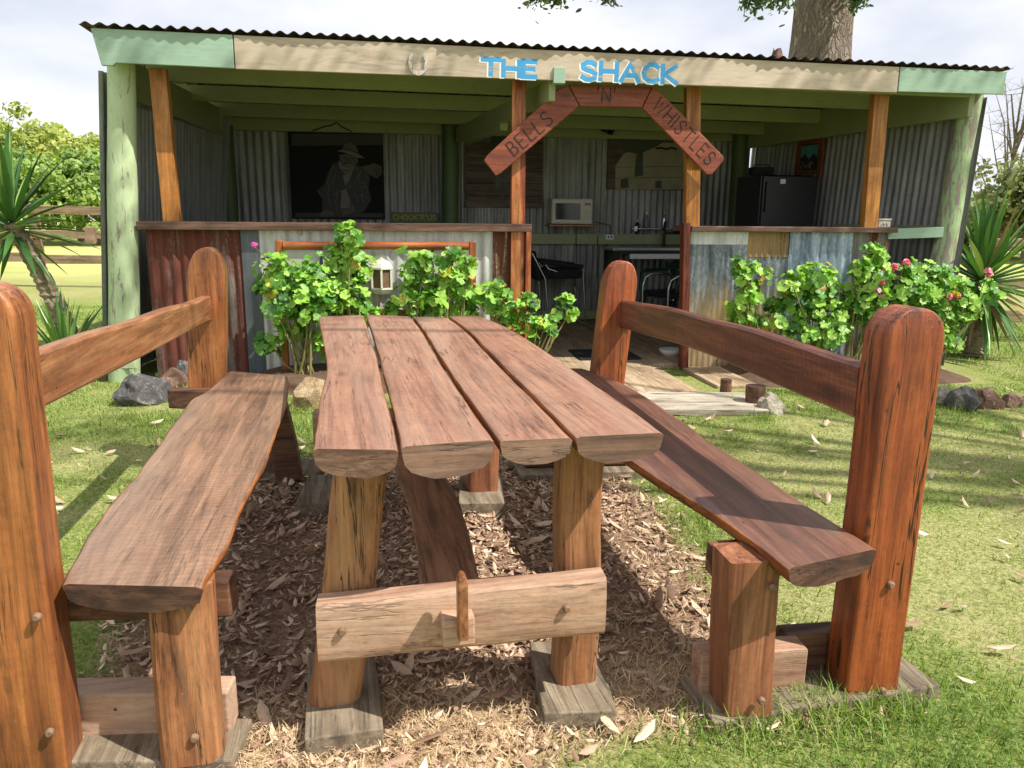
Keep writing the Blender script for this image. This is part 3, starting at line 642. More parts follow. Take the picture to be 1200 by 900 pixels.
mb = MB(); mb.bar((3.70, .34, 1.135), (3.50, 1.6, 1.135), .04, .10); mb.build('girt', M['green'], SK, bevel=.004)
mb = MB(); mb.bar((3.22, .285, 1.11), (3.66, .20, 1.13), .03, .085); mb.build('girt', M['mint'], SK, bevel=.003)
mb = MB(); mb.box((.30, VB-.10, .93), (3.18, VB-.045, 1.05)); mb.build('girt', M['green'], SK, bevel=.004)
mb = MB(); mb.box((.30, VB-.10, .05), (2.0, VB-.045, .15)); mb.build('girt', M['green'], SK, bevel=.004)
mb = MB(); mb.box((1.60, VB-.10, .15), (1.66, VB-.048, .93)); mb.build('stud', M['greenz'], SK, bevel=.004)
mb = MB(); mb.box((.84, VB-.34, 1.135), (1.42, VB-.06, 1.155)); mb.build('microwave_shelf', M['timber'], SK, bevel=.003)
mb = MB(); mb.box((-3.02, .13, 1.02), (-2.965, .20, 1.13)); mb.build('girt_end', M['beam'], SK, bevel=.004)
mb = MB(); mb.box((1.555, VB-.115, .985), (1.655, VB-.10, 1.045)); pt = mb.build('power_outlet', M['white'], SK, bevel=.003)
for du in (.025, .063):
    mb = MB(); mb.box((1.555+du, VB-.119, 1.005), (1.555+du+.014, VB-.1155, 1.03)); mb.build('socket_switch', M['blackp'], pt)
mb = MB(); mb.tube([(1.42, VB-.09, 1.19), (1.5, VB-.11, 1.17), (1.6, VB-.13, 1.15), (1.61, VB-.12, 1.04)], .006, 6)
mb.tube([(1.2, VB-.11, 1.13), (1.21, VB-.115, .7), (1.20, VB-.11, .45), (1.27, VB-.115, .40)], .005, 6); mb.tube([(1.46, VB-.11, 1.03), (1.465, VB-.115, .6), (1.46, VB-.11, .55)], .005, 6)
mb.build('power_cord', M['hose'], SK)
mb = MB(); mb.box((.20, 1.2, .30), (.235, 1.75, 1.06)); mb.build('return_panel', M['tinblue'], SK, bevel=.002)

# ------------------------------------------------------------------ stroke lettering
GL = {
 'T': (.8, [[(0, 1), (.8, 1)], [(.4, .93), (.4, 0)]]), 'H': (.75, [[(0, 1), (0, 0)], [(.75, 1), (.75, 0)], [(.07, .5), (.68, .5)]]),
 'E': (.6, [[(.6, 1), (0, 1), (0, 0), (.6, 0)], [(.07, .52), (.5, .52)]]), 'A': (.84, [[(0, 0), (.42, 1), (.84, 0)], [(.2, .34), (.64, .34)]]),
 'S': (.64, [[(.62, .86), (.46, .98), (.22, .99), (.04, .85), (.06, .64), (.24, .54), (.46, .46), (.62, .34), (.6, .12), (.4, 0), (.18, .01), (.0, .15)]]),
 'C': (.7, [[(.68, .84), (.5, .99), (.26, .97), (.06, .78), (0, .5), (.06, .22), (.26, .03), (.5, .01), (.7, .15)]]),
 'K': (.68, [[(0, 1), (0, 0)], [(.64, 1), (.08, .5), (.68, 0)]]), 'B': (.6, [[(0, 0), (0, 1), (.36, .98), (.5, .86), (.5, .66), (.36, .55), (.07, .52)], [(.36, .53), (.56, .42), (.6, .22), (.48, .05), (.07, 0)]]),
 'L': (.55, [[(0, 1), (0, 0), (.55, 0)]]), 'N': (.7, [[(0, 0), (0, 1), (.7, 0), (.7, 1)]]), 'W': (1.05, [[(0, 1), (.24, 0), (.52, .8), (.8, 0), (1.05, 1)]]),
 'I': (.0, [[(0, 1), (0, 0)]]), 'O': (.74, [[(.37, 1), (.12, .9), (0, .5), (.12, .1), (.37, 0), (.62, .1), (.74, .5), (.62, .9), (.37, 1)]]),
 'R': (.62, [[(0, 0), (0, 1), (.4, .98), (.56, .86), (.56, .66), (.4, .54), (.07, .52)], [(.3, .5), (.62, 0)]]), 'U': (.68, [[(0, 1), (0, .3), (.12, .06), (.34, 0), (.56, .06), (.68, .3), (.68, 1)]]),
 "'": (.05, [[(.05, 1.02), (0, .74)]]), ' ': (.35, [])}
def ribbon(mb, pts, w, fr, off, mi=0):
    """mitred flat stroke in the plane fr = (origin, xdir, ydir, outward)."""
    o, X, Y, N = fr; P = [Vector((p[0], p[1])) for p in pts]; L = []; Rr = []
    n = len(P); closed = (P[0]-P[-1]).length < 1e-6
    for i in range(n):
        a = P[i]-P[i-1] if i else (P[0]-P[n-2] if closed else P[1]-P[0]); b = P[i+1]-P[i] if i < n-1 else (P[1]-P[0] if closed else P[-1]-P[-2])
        a = a.normalized(); b = b.normalized(); na = Vector((-a.y, a.x)); nb = Vector((-b.y, b.x)); m = (na+nb); m = m.normalized() if m.length > .05 else na
        k = min(1.6, 1/max(.3, m.dot(na))); q = P[i].copy()
        if not closed and i == 0: q -= a*w*.35
        if not closed and i == n-1: q += b*w*.35
        L.append(q+m*w/2*k); Rr.append(q-m*w/2*k)
    W = lambda p: o+X*p.x+Y*p.y+N*off
    vs = [W(p) for p in L]+[W(p) for p in Rr]; fs = [(i, i+1, n+i+1, n+i) for i in range(n-1)]
    mb.add(vs, fs, mi)
def text(mb, s, fr, size, w, gap=.28, mi=0, xs=1.0, jig=0.0, off=.002, step=.0003):
    x = 0.0; k = 0
    o, X, Y, N = fr
    for ch in s:
        adv, st = GL[ch]; dy = rng.uniform(-jig, jig); sl = rng.uniform(-jig, jig)
        for i, pl in enumerate(st):
            ribbon(mb, [((x+px*xs)*size+sl*py*size, (py+dy)*size) for px, py in pl], w, fr, off+i*step, mi)
        x += adv*xs+gap
    return x*size
def txtw(s, size, gap, xs=1.0): return sum(GL[c][0]*xs+gap for c in s)*size-gap*size
LX, LZ, LN = Vector((1, 0, -.010)), Vector((0, 0, 1)), Vector((0, -1, 0))
for s, px0, px1, py0, py1 in (('THE', 565, 628, 69.3, 87.3), ('SHACK', 682, 793, 72, 92.3)):
    a = sh(px0, py1, .004); b = sh(px1, py1, .004); c = sh(px0, py0, .004)
    size = c.z-a.z; raw = txtw(s, size, .30); xs = 1.0
    gap = .30; xs = ((b.x-a.x)/size-gap*(len(s)-1))/sum(GL[c_][0] for c_ in s)
    st_ = rng.getstate(); mb = MB(); text(mb, s, (Vector((a.x-.011, .004, a.z-.006)), LX, LZ, LN), size, .036, gap, 0, xs, .03, .0008, .00008); mb.build('letter_outline', M['white'], fb)
    rng.setstate(st_); mb = MB(); text(mb, s, (Vector((a.x, .004, a.z)), LX, LZ, LN), size, .0325, gap, 0, xs, .03, .0016, .00008); mb.build('lettering', M['blue'], fb)

# ------------------------------------------------------------------ arch sign
AV = .125
AS = thing('arch_sign', 'red brown three-board arch sign reading BELLS N WHISTLES over the shack doorway', 'sign', shw(.74, AV, 0), YAW)
def asl(x, y): p = sh(x, y, AV); return Vector((p.x-.74, 0, p.z))
def board(poly):
    mb = MB(); mb.prism([asl(x, y) for x, y in poly], (0, .03, 0)); return mb.build('sign_board', M['signwood'], AS, bevel=.006, seg=2)
bA = board([(571, 182), (655, 104), (666, 100), (679, 124), (587, 203), (581, 206), (567, 188)])
bB = board([(667, 99.5), (764, 101.5), (752, 126), (680, 124.5)])
bC = board([(765, 101), (772, 106), (847, 182), (849, 187), (835, 204), (829, 205), (753, 126.5)])
def along(parent, s, p0, p1, hpx, w):
    a, b = asl(*p0), asl(*p1); d = (b-a); L = d.length; d.normalize(); n = Vector((-d.z, 0, d.x)); n = n if n.z > 0 else -n
    raw = sum(GL[c][0] for c in s); gap = .30; xs = (L/hpx-gap*(len(s)-1))/raw
    mb = MB(); text(mb, s, (a, d, n, Vector((0, -1, 0))), hpx, w, gap, 0, xs, .02, .0025); mb.build('lettering', M['black'], parent)
along(bA, 'BELLS', (603, 183), (649, 143), .105, .0085)
along(bB, "'N'", (700, 119), (720, 120), .10, .0085)
along(bC, 'WHISTLES', (764, 126), (829, 194), .105, .0085)
HS = thing('horseshoe', 'pale old horseshoe nailed open end up to the cream name board', 'horseshoe', shw(*sh(490, 75, 0)), YAW)
mb = MB(); hp = []
for i in range(25):
    a = math.radians(-235+i*290/24-90+90+0); hp.append((.066*math.cos(a)*(1.0), .0, .078*math.sin(a)))
HK = .86
hp = [(-.050, 0, .075), (-.062, 0, .04), (-.066, 0, 0), (-.057, 0, -.040), (-.032, 0, -.068), (0, 0, -.078), (.032, 0, -.068), (.057, 0, -.040), (.066, 0, 0), (.062, 0, .04), (.050, 0, .075)]
rings = []
for i, p in enumerate(hp):
    p = Vector(p)*HK; d = (Vector(hp[min(i+1, 10)])-Vector(hp[max(i-1, 0)])).normalized(); nn = Vector((-d.z, 0, d.x))*.012
    rings.append([p+nn, p+nn+Vector((0, -.01, 0)), p-nn+Vector((0, -.01, 0)), p-nn])
mb.loft(rings); mb.build('shoe_bar', M['iron'], HS, bevel=.002)
for x, z in ((-.047, .02), (.047, .02), (-.040, -.034), (.040, -.034)):
    mb = MB(); mb.box((x-.003, -.0125, z-.003), (x+.003, -.0095, z+.003)); mb.build('nail_hole', M['black'], HS)

# ------------------------------------------------------------------ things in the shack
def sthing(name, label, cat, u, v, z, group=None, rz=0.0): return thing(name, label, cat, shw(u, v, z), YAW+rz, group)
PV = VB-.06
def pic(name, label, x0, y0, x1, y1, mat, framemat=None, v=PV):
    a = sh(x0, y1, v); b = sh(x1, y0, v); c = sh(x1, y1, v)
    uc = (a.x+b.x)/2; w = c.x-a.x; h = b.z-a.z
    t = sthing(name, label, 'painting', uc, v, a.z)
    mb = MB(); mb.box((-w/2, -.012, 0), (w/2, .03, h)); bd = mb.build('board', mat, t, bevel=.002)
    f = lambda x, y, d=0.0: Vector((sh(x, y, v-.014-d).x-uc, -.014-d, sh(x, y, v-.014-d).z-a.z))
    return t, bd, f
def flat(parent, name, f, polys, mat, d0=0.0):
    mb = MB()
    for i, pl in enumerate(polys):
        P = [f(x, y, d0+i*.0006) for x, y in pl]; mb.prism(P, (0, .0012+d0*.3, 0))
    return mb.build(name, mat, parent)
def strokes(parent, name, f, lines, w, mat, d0):
    mb = MB()
    for i, pl in enumerate(lines):
        P = [f(x, y, d0) for x, y in pl]
        ribbon(mb, [(p.x, p.z) for p in P], w, (Vector((0, -.014-d0-i*.0003, 0)), Vector((1, 0, 0)), Vector((0, 0, 1)), Vector((0, -1, 0))), 0)
    return mb.build(name, mat, parent)
t, bd, f0 = pic('painting', 'dark painting of a bearded swagman in a hat above the left bar', 341, 156, 450, 256, M['blackm'])
f = lambda cx, cy, d=0: f0(300+cx/6, 120+cy/6, d)
flat(bd, 'painted_band', f, [[(250, 218), (895, 222), (890, 300), (250, 305)]], M['figd'], .001); flat(bd, 'painted_band', f, [[(275, 775), (895, 780), (895, 808), (275, 808)]], M['figd'], .001)
flat(bd, 'painted_figure', f, [[(540, 430), (505, 500), (480, 580), (428, 620), (470, 680), (465, 760), (560, 795), (700, 795), (765, 760), (812, 680), (790, 600), (802, 520), (740, 450), (690, 440), (600, 420)]], M['figd'], .002)
for nm_, pl_ in zip(('painted_swag', 'painted_hand', 'painted_hand', 'painted_face', 'painted_hat'), [[(740, 450), (790, 440), (830, 425), (880, 450), (885, 500), (850, 535), (800, 510)], [(440, 790), (480, 755), (550, 775), (545, 800), (450, 805)], [(585, 745), (680, 715), (705, 770), (610, 795)],
     [(585, 370), (640, 360), (715, 380), (720, 420), (690, 450), (640, 440), (590, 415)], [(600, 335), (625, 295), (660, 280), (700, 300), (722, 350), (720, 365), (640, 345)]]): flat(bd, nm_, f, [pl_], M['figm'], .004)
flat(bd, 'painted_shirt', f, [[(610, 512), (680, 490), (655, 550), (628, 588)], [(600, 625), (632, 610), (665, 690), (660, 740), (595, 745)], [(578, 410), (620, 440), (695, 440), (668, 500), (622, 500), (590, 465)], [(568, 338), (630, 332), (720, 362), (765, 392), (700, 386), (640, 358)]], M['figl'], .008)
strokes(bd, 'painted_folds', f, [[(545, 450), (520, 510), (500, 570)], [(560, 500), (540, 560), (545, 585)], [(700, 450), (725, 500), (690, 570), (650, 600), (540, 650)], [(740, 480), (720, 530), (730, 570), (770, 560)], [(730, 600), (770, 590), (790, 640)], [(720, 650), (770, 660), (800, 690)], [(430, 620), (460, 660)], [(640, 700), (620, 740)], [(520, 560), (505, 640), (520, 720)], [(575, 600), (560, 700), (570, 770)], [(770, 500), (785, 540)], [(690, 640), (720, 700)], [(745, 610), (740, 660), (760, 700)], [(585, 430), (600, 470), (640, 500)], [(660, 498), (690, 470)], [(620, 300), (650, 310), (700, 312)], [(580, 345), (640, 352), (740, 384)]], .0045, M['figl'], .014)
strokes(bd, 'painted_lines', f, [[(600, 440), (640, 452), (690, 446)], [(645, 395), (638, 418), (652, 424)], [(610, 470), (640, 485), (668, 474)], [(604, 330), (650, 336), (722, 356)]], .006, M['black'], .0155)
for l_ in ([(610, 385), (640, 392)], [(668, 394), (700, 398)]): strokes(bd, 'painted_eye', f, [l_], .006, M['black'], .014)
strokes(bd, 'painted_creases', f, [[(820, 460), (850, 490), (845, 515)], [(845, 445), (868, 475), (865, 505)]], .006, M['black'], .014)
ST = sthing('coat_rail', 'short orange timber rail with a hook above the swagman painting', 'coat rail', sh(395, 151, PV).x, PV, sh(395, 151, PV).z)
mb = MB(); mb.box((-.46, -.02, -.025), (.46, .02, .025)); mb.build('rail', M['timber'], ST, bevel=.004)
mb = MB(); mb.tube([(-.26, -.03, -.03), (-.12, -.03, .02), (-.06, -.03, .03), (0, -.03, .06), (.05, -.03, .02), (.16, -.03, -.03)], .008, 6); mb.build('hook', M['hose'], ST)

t, bd, f0 = pic('painting', 'brown plank painting of a dark figure with wire wheels behind the doorway post', 547, 152, 636, 243, M['pplank'])
g = lambda cx, cy, d=0: f0(520+cx/5, 120+cy/5, d)
strokes(bd, 'plank_joint', g, [[(138, y), (578, y+6)] for y in (235, 325, 400, 472, 545)], .010, M['black'], .001)
flat(bd, 'painted_figure', g, [[(280, 185), (330, 130), (385, 110), (400, 200), (390, 330), (345, 350), (330, 250), (285, 260)], [(300, 340), (330, 340), (335, 500), (300, 520)], [(350, 340), (385, 330), (380, 470), (355, 480)]], M['blackp'], .002)
flat(bd, 'painted_glimpse', g, [[(145, 215), (200, 190), (270, 195), (272, 238), (150, 236)]], M['figm'], .002)
cir = lambda cx, cy, r: [(cx+r*math.cos(a*PI/10), cy+r*math.sin(a*PI/10)) for a in range(21)]
strokes(bd, 'painted_wheels', g, [cir(285, 545, 60), cir(285, 545, 44), cir(395, 560, 48), [(470, 560), (500, 605), (560, 612)], [(285, 545), (350, 470), (395, 560)]], .012, M['figm'], .006)

t, bd, f0 = pic('painting', 'pale paddock painting with a dark green tree, right of the microwave', 713, 150, 822, 222, M['pplank'])
q = lambda cx, cy, d=0: f0(680+cx/3.158, 120+cy/3.158, d)
flat(bd, 'painted_paddock', q, [[(130, 235), (160, 190), (270, 150), (448, 150), (448, 322), (130, 324)]], M['pland'], .001)
strokes(bd, 'painted_fence', q, [[(132, 280), (446, 276)], [(132, 240), (440, 236)]], .006, M['figm'], .003)
flat(bd, 'painted_tree', q, [[(150, 130), (200, 96), (300, 92), (330, 130), (280, 165), (232, 185), (232, 270), (200, 275), (208, 190), (160, 180)], [(150, 285), (175, 280), (180, 315), (150, 318)], [(278, 292), (300, 290), (302, 318), (278, 318)]], M['ptree'], .004)
strokes(bd, 'painted_cattle', q, [[(282, 170), (300, 168), (318, 174), (336, 168), (356, 173)]], .022, M['black'], .008)
SL = sthing('picture_lamp', 'black floodlight on the back wall at the top left corner of the paddock painting', 'lamp', sh(709, 152, PV).x, PV-.03, sh(709, 152, PV).z)
mb = MB(); mb.bar((-.07, -.02, .05), (.03, -.10, -.02), .12, .09); mb.build('lamp_body', M['blackp'], SL, bevel=.012)
mb = MB(); mb.bar((.03, -.105, -.022), (.045, -.117, -.033), .11, .08); mb.build('lens', M['glassd'], SL)
mb = MB(); mb.bar((-.02, .05, .03), (-.02, -.03, .03), .03, .02); mb.bar((.02, .03, .055), (.72, .03, .045), .03, .035); mb.build('bracket', M['timberd'], SL)

c = sh(486, 260, VB-.05); CS = sthing('hand_sign', "small green board with faded yellow lettering CHOOK'R'US on the back wall", 'sign', c.x, VB-.03, c.z)
w = (sh(513, 255, VB-.05).x-sh(459, 255, VB-.05).x)
mb = MB(); mb.box((-w/2, -.012, -.01), (w/2, .012, .105)); sb = mb.build('board', M['greenz'], CS, bevel=.002)
mb = MB(); s = "CHOOK'R'US"; gp = .28; text(mb, s, (Vector((-w/2+.02, -.012, .022)), Vector((1, 0, 0)), Vector((0, 0, 1)), Vector((0, -1, 0))), .058, .011, gp, 0, ((w-.04)/.058-gp*(len(s)-1))/sum(GL[k][0] for k in s), .02, .0015); mb.build('lettering', M['yellow'], sb)

# microwave
a = sh(646, 263, VB-.33); b = sh(694, 235, VB-.33); w = b.x-a.x; h = .285
MW = sthing('microwave', 'cream microwave oven standing on the small shelf of the back wall', 'microwave', (a.x+b.x)/2, VB-.2, 1.156)
mb = MB(); mb.box((-w/2, -.14, .008), (w/2, .13, h)); mb.build('casing', M['cream'], MW, bevel=.008)
mb = MB(); mb.box((-w/2+.012, -.152, .02), (w*.27, -.142, h-.012)); dr = mb.build('door', M['cream'], MW, bevel=.004)
mb = MB(); mb.box((-w/2+.04, -.156, .055), (w*.27-.03, -.1525, h-.05)); mb.build('window', M['glassd'], dr, bevel=.001)
mb = MB(); mb.box((w*.31, -.143, h-.075), (w*.46, -.1405, h-.045)); mb.build('display', M['glassd'], MW)
mb = MB()
for i in range(3):
    for j in range(4): mb.box((w*.315+i*.022, -.143, .05+j*.03), (w*.315+i*.022+.014, -.1405, .068+j*.03))
mb.build('keypad', M['brick'], MW)
mb = MB()
for sx in (-1, 1):
    for sy in (-.10, .10): mb.box((sx*w*.42-.015, sy-.015, 0), (sx*w*.42+.015, sy+.015, .0075))
mb.build('foot', M['blackp'], MW)

# tall black fridge with a box on top
fa = sh(893, 230, 1.75); fb_ = sh(957, 230, 1.75); fu = (fa.x+fb_.x)/2; fw = fb_.x-fa.x; fh = sh(925, 201, 1.75).z-.03
FR = sthing('fridge', 'tall black fridge standing in the right back corner behind the bar', 'fridge', fu, 2.075, .03)
mb = MB(); mb.box((-fw/2, -.27, .04), (fw/2, .30, fh-.03)); mb.build('cabinet', M['blackp'], FR, bevel=.01)
for z0, z1 in ((.06, .62), (.635, fh-.04)):
    mb = MB(); mb.box((-fw/2+.006, -.325, z0), (fw/2-.006, -.273, z1)); d_ = mb.build('door', M['blackp'], FR, bevel=.012)
    m2 = MB(); m2.box((-fw/2+.03, -.355, z1-.36), (-fw/2+.05, -.326, z1-.06)); m2.build('handle', M['blackp'], d_, bevel=.005)
mb = MB(); mb.box((-.11, -.330, fh-.12), (-.055, -.3255, fh-.075)); mb.build('badge', M['steel'], FR, bevel=.001)
mb = MB()
for sx in (-1, 1):
    for sy in (-.2, .22): mb.box((sx*fw*.4-.02, sy-.02, 0), (sx*fw*.4+.02, sy+.02, .039))
mb.build('foot', M['blackf'], FR)
RD = sthing('radio', 'small black radio box lying on top of the tall fridge', 'radio', fu-.18, 2.05, fh+.001)
mb = MB(); mb.box((-.11, -.07, 0), (.11, .07, .085)); mb.build('casing', M['blackf'], RD, bevel=.006)
mb = MB(); mb.tube([(-.09, 0, .086), (-.08, 0, .11), (.08, 0, .11), (.09, 0, .086)], .006, 6); mb.build('handle', M['blackp'], RD)
# picture on the right side wall
d = Vector((-.58, 3.09, 0)).normalized(); rn = Vector((-d.y, d.x, 0)); wp = Vector((3.88, .16, 0))+rn*.035
def onwall(x, y):
    P0 = shw(wp.x, wp.y); nw = U*rn.x+V*rn.y; return wsh(onplane(x, y, P0, nw))
A_ = onwall(932, 205); B_ = onwall(962, 205); Ct = onwall(932, 169); Cb = onwall(962, 161)
WP = thing('wall_picture', 'timber framed picture of a teal topped white pattern hanging above the fridge', 'picture', shw((A_.x+B_.x)/2, (A_.y+B_.y)/2, A_.z), YAW+math.atan2((B_-A_).y, (B_-A_).x))
w = (B_-A_).length; h = (Ct.z+Cb.z)/2-A_.z
mb = MB(); mb.box((-w/2, -.012, 0), (-w/2+.06, .02, h)); mb.box((w/2-.06, -.012, -.05), (w/2, .02, h+.03)); mb.box((-w/2+.061, -.010, 0), (w/2-.061, .018, .04)); mb.box((-w/2+.061, -.010, h-.04), (w/2-.061, .018, h)); mb.build('frame', M['cork'], WP, bevel=.003)
mb = MB(); mb.box((-w/2+.061, -.002, .041), (w/2-.061, .012, h-.041)); pn = mb.build('panel', M['blackp'], WP)
mb = MB(); mb.prism([(-w/2+.07, -.0075, h-.05), (-w/2+.075, -.0075, h-.17), (-.06, -.0075, h-.13), (.0, -.0075, h-.19), (.08, -.0075, h-.13), (w/2-.08, -.0075, h-.18), (w/2-.07, -.0075, h-.05)], (0, .005, 0)); mb.build('teal_drip', M['teal'], pn)
mb = MB()
for k in range(18):
    x = rng.uniform(-w/2+.09, w/2-.09); z = rng.uniform(.06, h-.22); mb.prism([(x+rng.uniform(-.03, .03), -.0055-k*.0001, z+rng.uniform(-.035, .035)) for _ in range(3)], (0, .003, 0))
mb.build('white_flecks', M['figl'], pn)
mb = MB(); mb.tube([(-w/2+.08, 0, h), (0, 0, h+.16), (w/2-.08, 0, h+.02)], .003, 5); mb.build('string', M['figl'], WP)

# seats
cb = sh(655, 376, 2.95)
CH = sthing('folding_chair', 'black canvas folding armchair on thin chrome legs against the back wall', 'chair', 1.06, 2.93, .032)
def P_(x, y): q = sh(x, y, 2.85); return q.x-1.06, q.z-.032
sx0, sz0 = P_(633, 331); sx1, _ = P_(679, 331); szt = P_(650, 312)[1]
mb = MB(); mb.box((sx0, -.23, sz0+.05), (sx1, .22, sz0+.16)); mb.build('seat', M['blackf'], CH, bevel=.03, seg=3)
for sy in (-.235, .225):
    mb = MB(); mb.bar((sx0-.03, sy, szt+.06), (sx1+.005, sy, szt+.0), .035, .05); mb.build('armrest', M['blackf'], CH, bevel=.012)
bx, bz = P_(622, 294); bx2, bz2 = P_(628, 328)
mb = MB(); mb.bar((bx, 0, bz), (bx2+.02, 0, bz2), .46, .06, up=(1, 0, 0)); mb.build('backrest', M['blackf'], CH, bevel=.02, seg=3)
for sy in (-.235, .225):
    mb = MB(); mb.tube([(bx-.01, sy, bz-.02), (sx0+.03, sy, sz0+.05), (sx0+.08, sy, .012)], .011, 8); mb.build('leg', M['chrome'], CH)
    mb = MB(); mb.tube([(sx0+.02, sy, szt+.05), (sx0+.06, sy, szt-.02), (sx0+.16, sy, szt-.05)], .010, 8); mb.build('arm_brace', M['chrome'], CH)
    mb = MB(); mb.tube([(sx1, sy, szt-.01), (sx1+.03, sy, .25), (sx1+.05, sy, .012)], .011, 8); mb.build('leg', M['chrome'], CH)
for x in (sx0+.08, sx1+.05):
    mb = MB(); mb.tube([(x, -.235, .012), (x, .225, .012)], .011, 8); mb.build('foot_bar', M['chrome'], CH)

sa = sh(718, 290, 2.62); sz = sa.z
SB = sthing('sink_bench', 'stainless steel sink bench on a thin frame against the back wall', 'sink', sa.x+.6, 2.88, .03)
hh = sz-.03
mb = MB(); mb.box((-.6, -.27, hh-.035), (.75, .25, hh)); mb.build('bench_top', M['steel'], SB, bevel=.006)
mb = MB(); mb.box((-.40, -.262, hh-.125), (.74, -.242, hh-.07)); mb.build('front_rail', M['white'], SB, bevel=.003)
mb = MB(); mb.box((-.52, -.25, hh-.068), (.70, .22, hh-.037)); mb.build('under_frame', M['blackp'], SB)
mb = MB(); mb.lathe([(.17, hh-.07), (.16, hh-.16), (.06, hh-.19), (.03, hh-.26), (.0, hh-.26)], (.25, -.02, 0)); mb.build('basin', M['steel'], SB)
for x, y in ((-.55, -.22), (.68, -.22), (-.55, .2), (.68, .2)):
    mb = MB(); mb.box((x-.018, y-.018, 0), (x+.018, y+.018, hh-.036)); mb.build('leg', M['blackp'], SB)
mb = MB(); mb.tube([(.14, .19, hh), (.14, .19, hh+.24), (.14, .17, hh+.28)], .018, 8); mb.build('hose', M['hose'], SB)
ra = sh(740, 268, VB-.14); rb = sh(812, 268, VB-.14)
TR = sthing('towel_rail', 'horizontal chrome rail fixed to the green wall batten over the sink', 'rail', (ra.x+rb.x)/2, VB-.11, ra.z)
w = rb.x-ra.x
mb = MB(); mb.tube([(-w/2, -.03, 0), (w/2, -.03, 0)], .012, 10); mb.build('bar', M['chrome'], TR)
mb = MB()
for x in (-w/2+.05, w/2-.05):
    mb = MB(); mb.box((x-.018, -.045, -.03), (x+.018, .008, .03)); mb.build('bracket', M['chrome'], TR, bevel=.003)
def bottle(label, x, ytop, mat, r, cap, z0=1.051):
    p = sh(x, 262, VB-.075); h = sh(x, ytop, VB-.075).z-z0
    o = sthing('bottle', label, 'bottle', p.x, VB-.073, z0)
    mb = MB(); mb.lathe([(r*.9, 0), (r, .01), (r, h*.62), (r*.75, h*.72), (r*.3, h*.78), (r*.3, h*.84)], (0, 0, 0)); mb.build('body', mat, o)
    mb = MB(); mb.lathe([(r*.42, h*.84), (r*.42, h*.97), (r*.2, h)], (0, 0, 0)); mb.build('cap', cap, o)
bottle('mauve pump soap bottle on the green batten left of the clear bottle', 757.5, 247, M['purple'], .027, M['white'])
bottle('grey bottle with yellow cap on the green batten above the sink hose', 778, 245, M['steel'], .027, M['yellow'])
bottle('small squat jar on the green batten left of the mauve soap bottle', 747, 257, M['glassd'], .025, M['steel'])
p = sh(789, 260, VB-.075); SP = sthing('dish_brush', 'black dish brush lying on the green batten beside the doorway post', 'brush', p.x, VB-.073, 1.051)
mb = MB(); mb.tube([(-.10, 0, .012), (.04, 0, .02)], [.008, .010], 8); mb.build('handle', M['blackp'], SP)
mb = MB(); mb.blob((.08, 0, .028), (.05, .02, .026), seed=3, sub=2); mb.build('bristles', M['blackf'], SP)

gp_ = sh(780, 350, 2.35)
GC = sthing('plastic_chair', 'dark green moulded plastic armchair in front of the sink bench', 'chair', gp_.x+.06, 2.35, .031, rz=math.radians(-60))
mb = MB(); mb.box((-.22, -.22, .40), (.22, .22, .43)); mb.build('seat', M['plasg'], GC, bevel=.012)
mb = MB()
rings = []
for i in range(9):
    a = (i-4)/4; x = .22*a; y = .20+.03*(1-a*a); rings.append([(x-.02, y+.02, .43), (x+.02, y+.02, .43), (x+.02, y+.14, .82-.08*a*a), (x-.02, y+.14, .82-.08*a*a)])
for i in range(9):
    if i % 2 == 0: r_ = rings[i]; mb.loft([[Vector(p) for p in r_], [Vector(p)+Vector((0, .018, 0)) for p in r_]])
mb.tube([(-.24, .35, .74), (-.12, .385, .82), (0, .395, .84), (.12, .385, .82), (.24, .35, .74)], .022, 8); mb.build('backrest', M['plasg'], GC)
for sx in (-1, 1):
    mb = MB(); mb.tube([(sx*.24, .33, .72), (sx*.26, .20, .64), (sx*.265, -.14, .64), (sx*.262, -.20, .61), (sx*.255, -.22, .42)], .02, 8); mb.build('armrest', M['plasg'], GC)
    for sy in (-1, 1):
        mb = MB(); mb.tube([(sx*.20, sy*.20, .40), (sx*.25, sy*.25, 0)], [.028, .02], 8); mb.build('leg', M['plasg'], GC)
tp = sh(782, 355, 1.95)
TC = sthing('tube_chair', 'chrome tube armchair with black seat in front of the green plastic chair', 'chair', tp.x+.06, 1.95, .031, rz=math.radians(-75))
mb = MB(); mb.box((-.21, -.2, .40), (.21, .2, .44)); mb.build('seat', M['blackf'], TC, bevel=.015)
mb = MB(); mb.box((-.2, .21, .56), (.2, .24, .78)); mb.build('backrest', M['blackf'], TC, bevel=.012)
for sx in (-1, 1):
    mb = MB(); mb.tube([(sx*.235, -.22, .013), (sx*.235, -.225, .50), (sx*.235, -.20, .59), (sx*.235, -.12, .63), (sx*.235, .1, .62), (sx*.235, .2, .56), (sx*.235, .23, .40), (sx*.235, .26, .013)], .013, 10); mb.build('side_frame', M['chrome'], TC)
for y_, z_ in ((-.16, .395), (.16, .395), (.21, .66)):
    mb = MB(); mb.tube([(-.235, y_, z_), (.235, y_, z_)], .01, 8); mb.build('cross_bar', M['chrome'], TC)

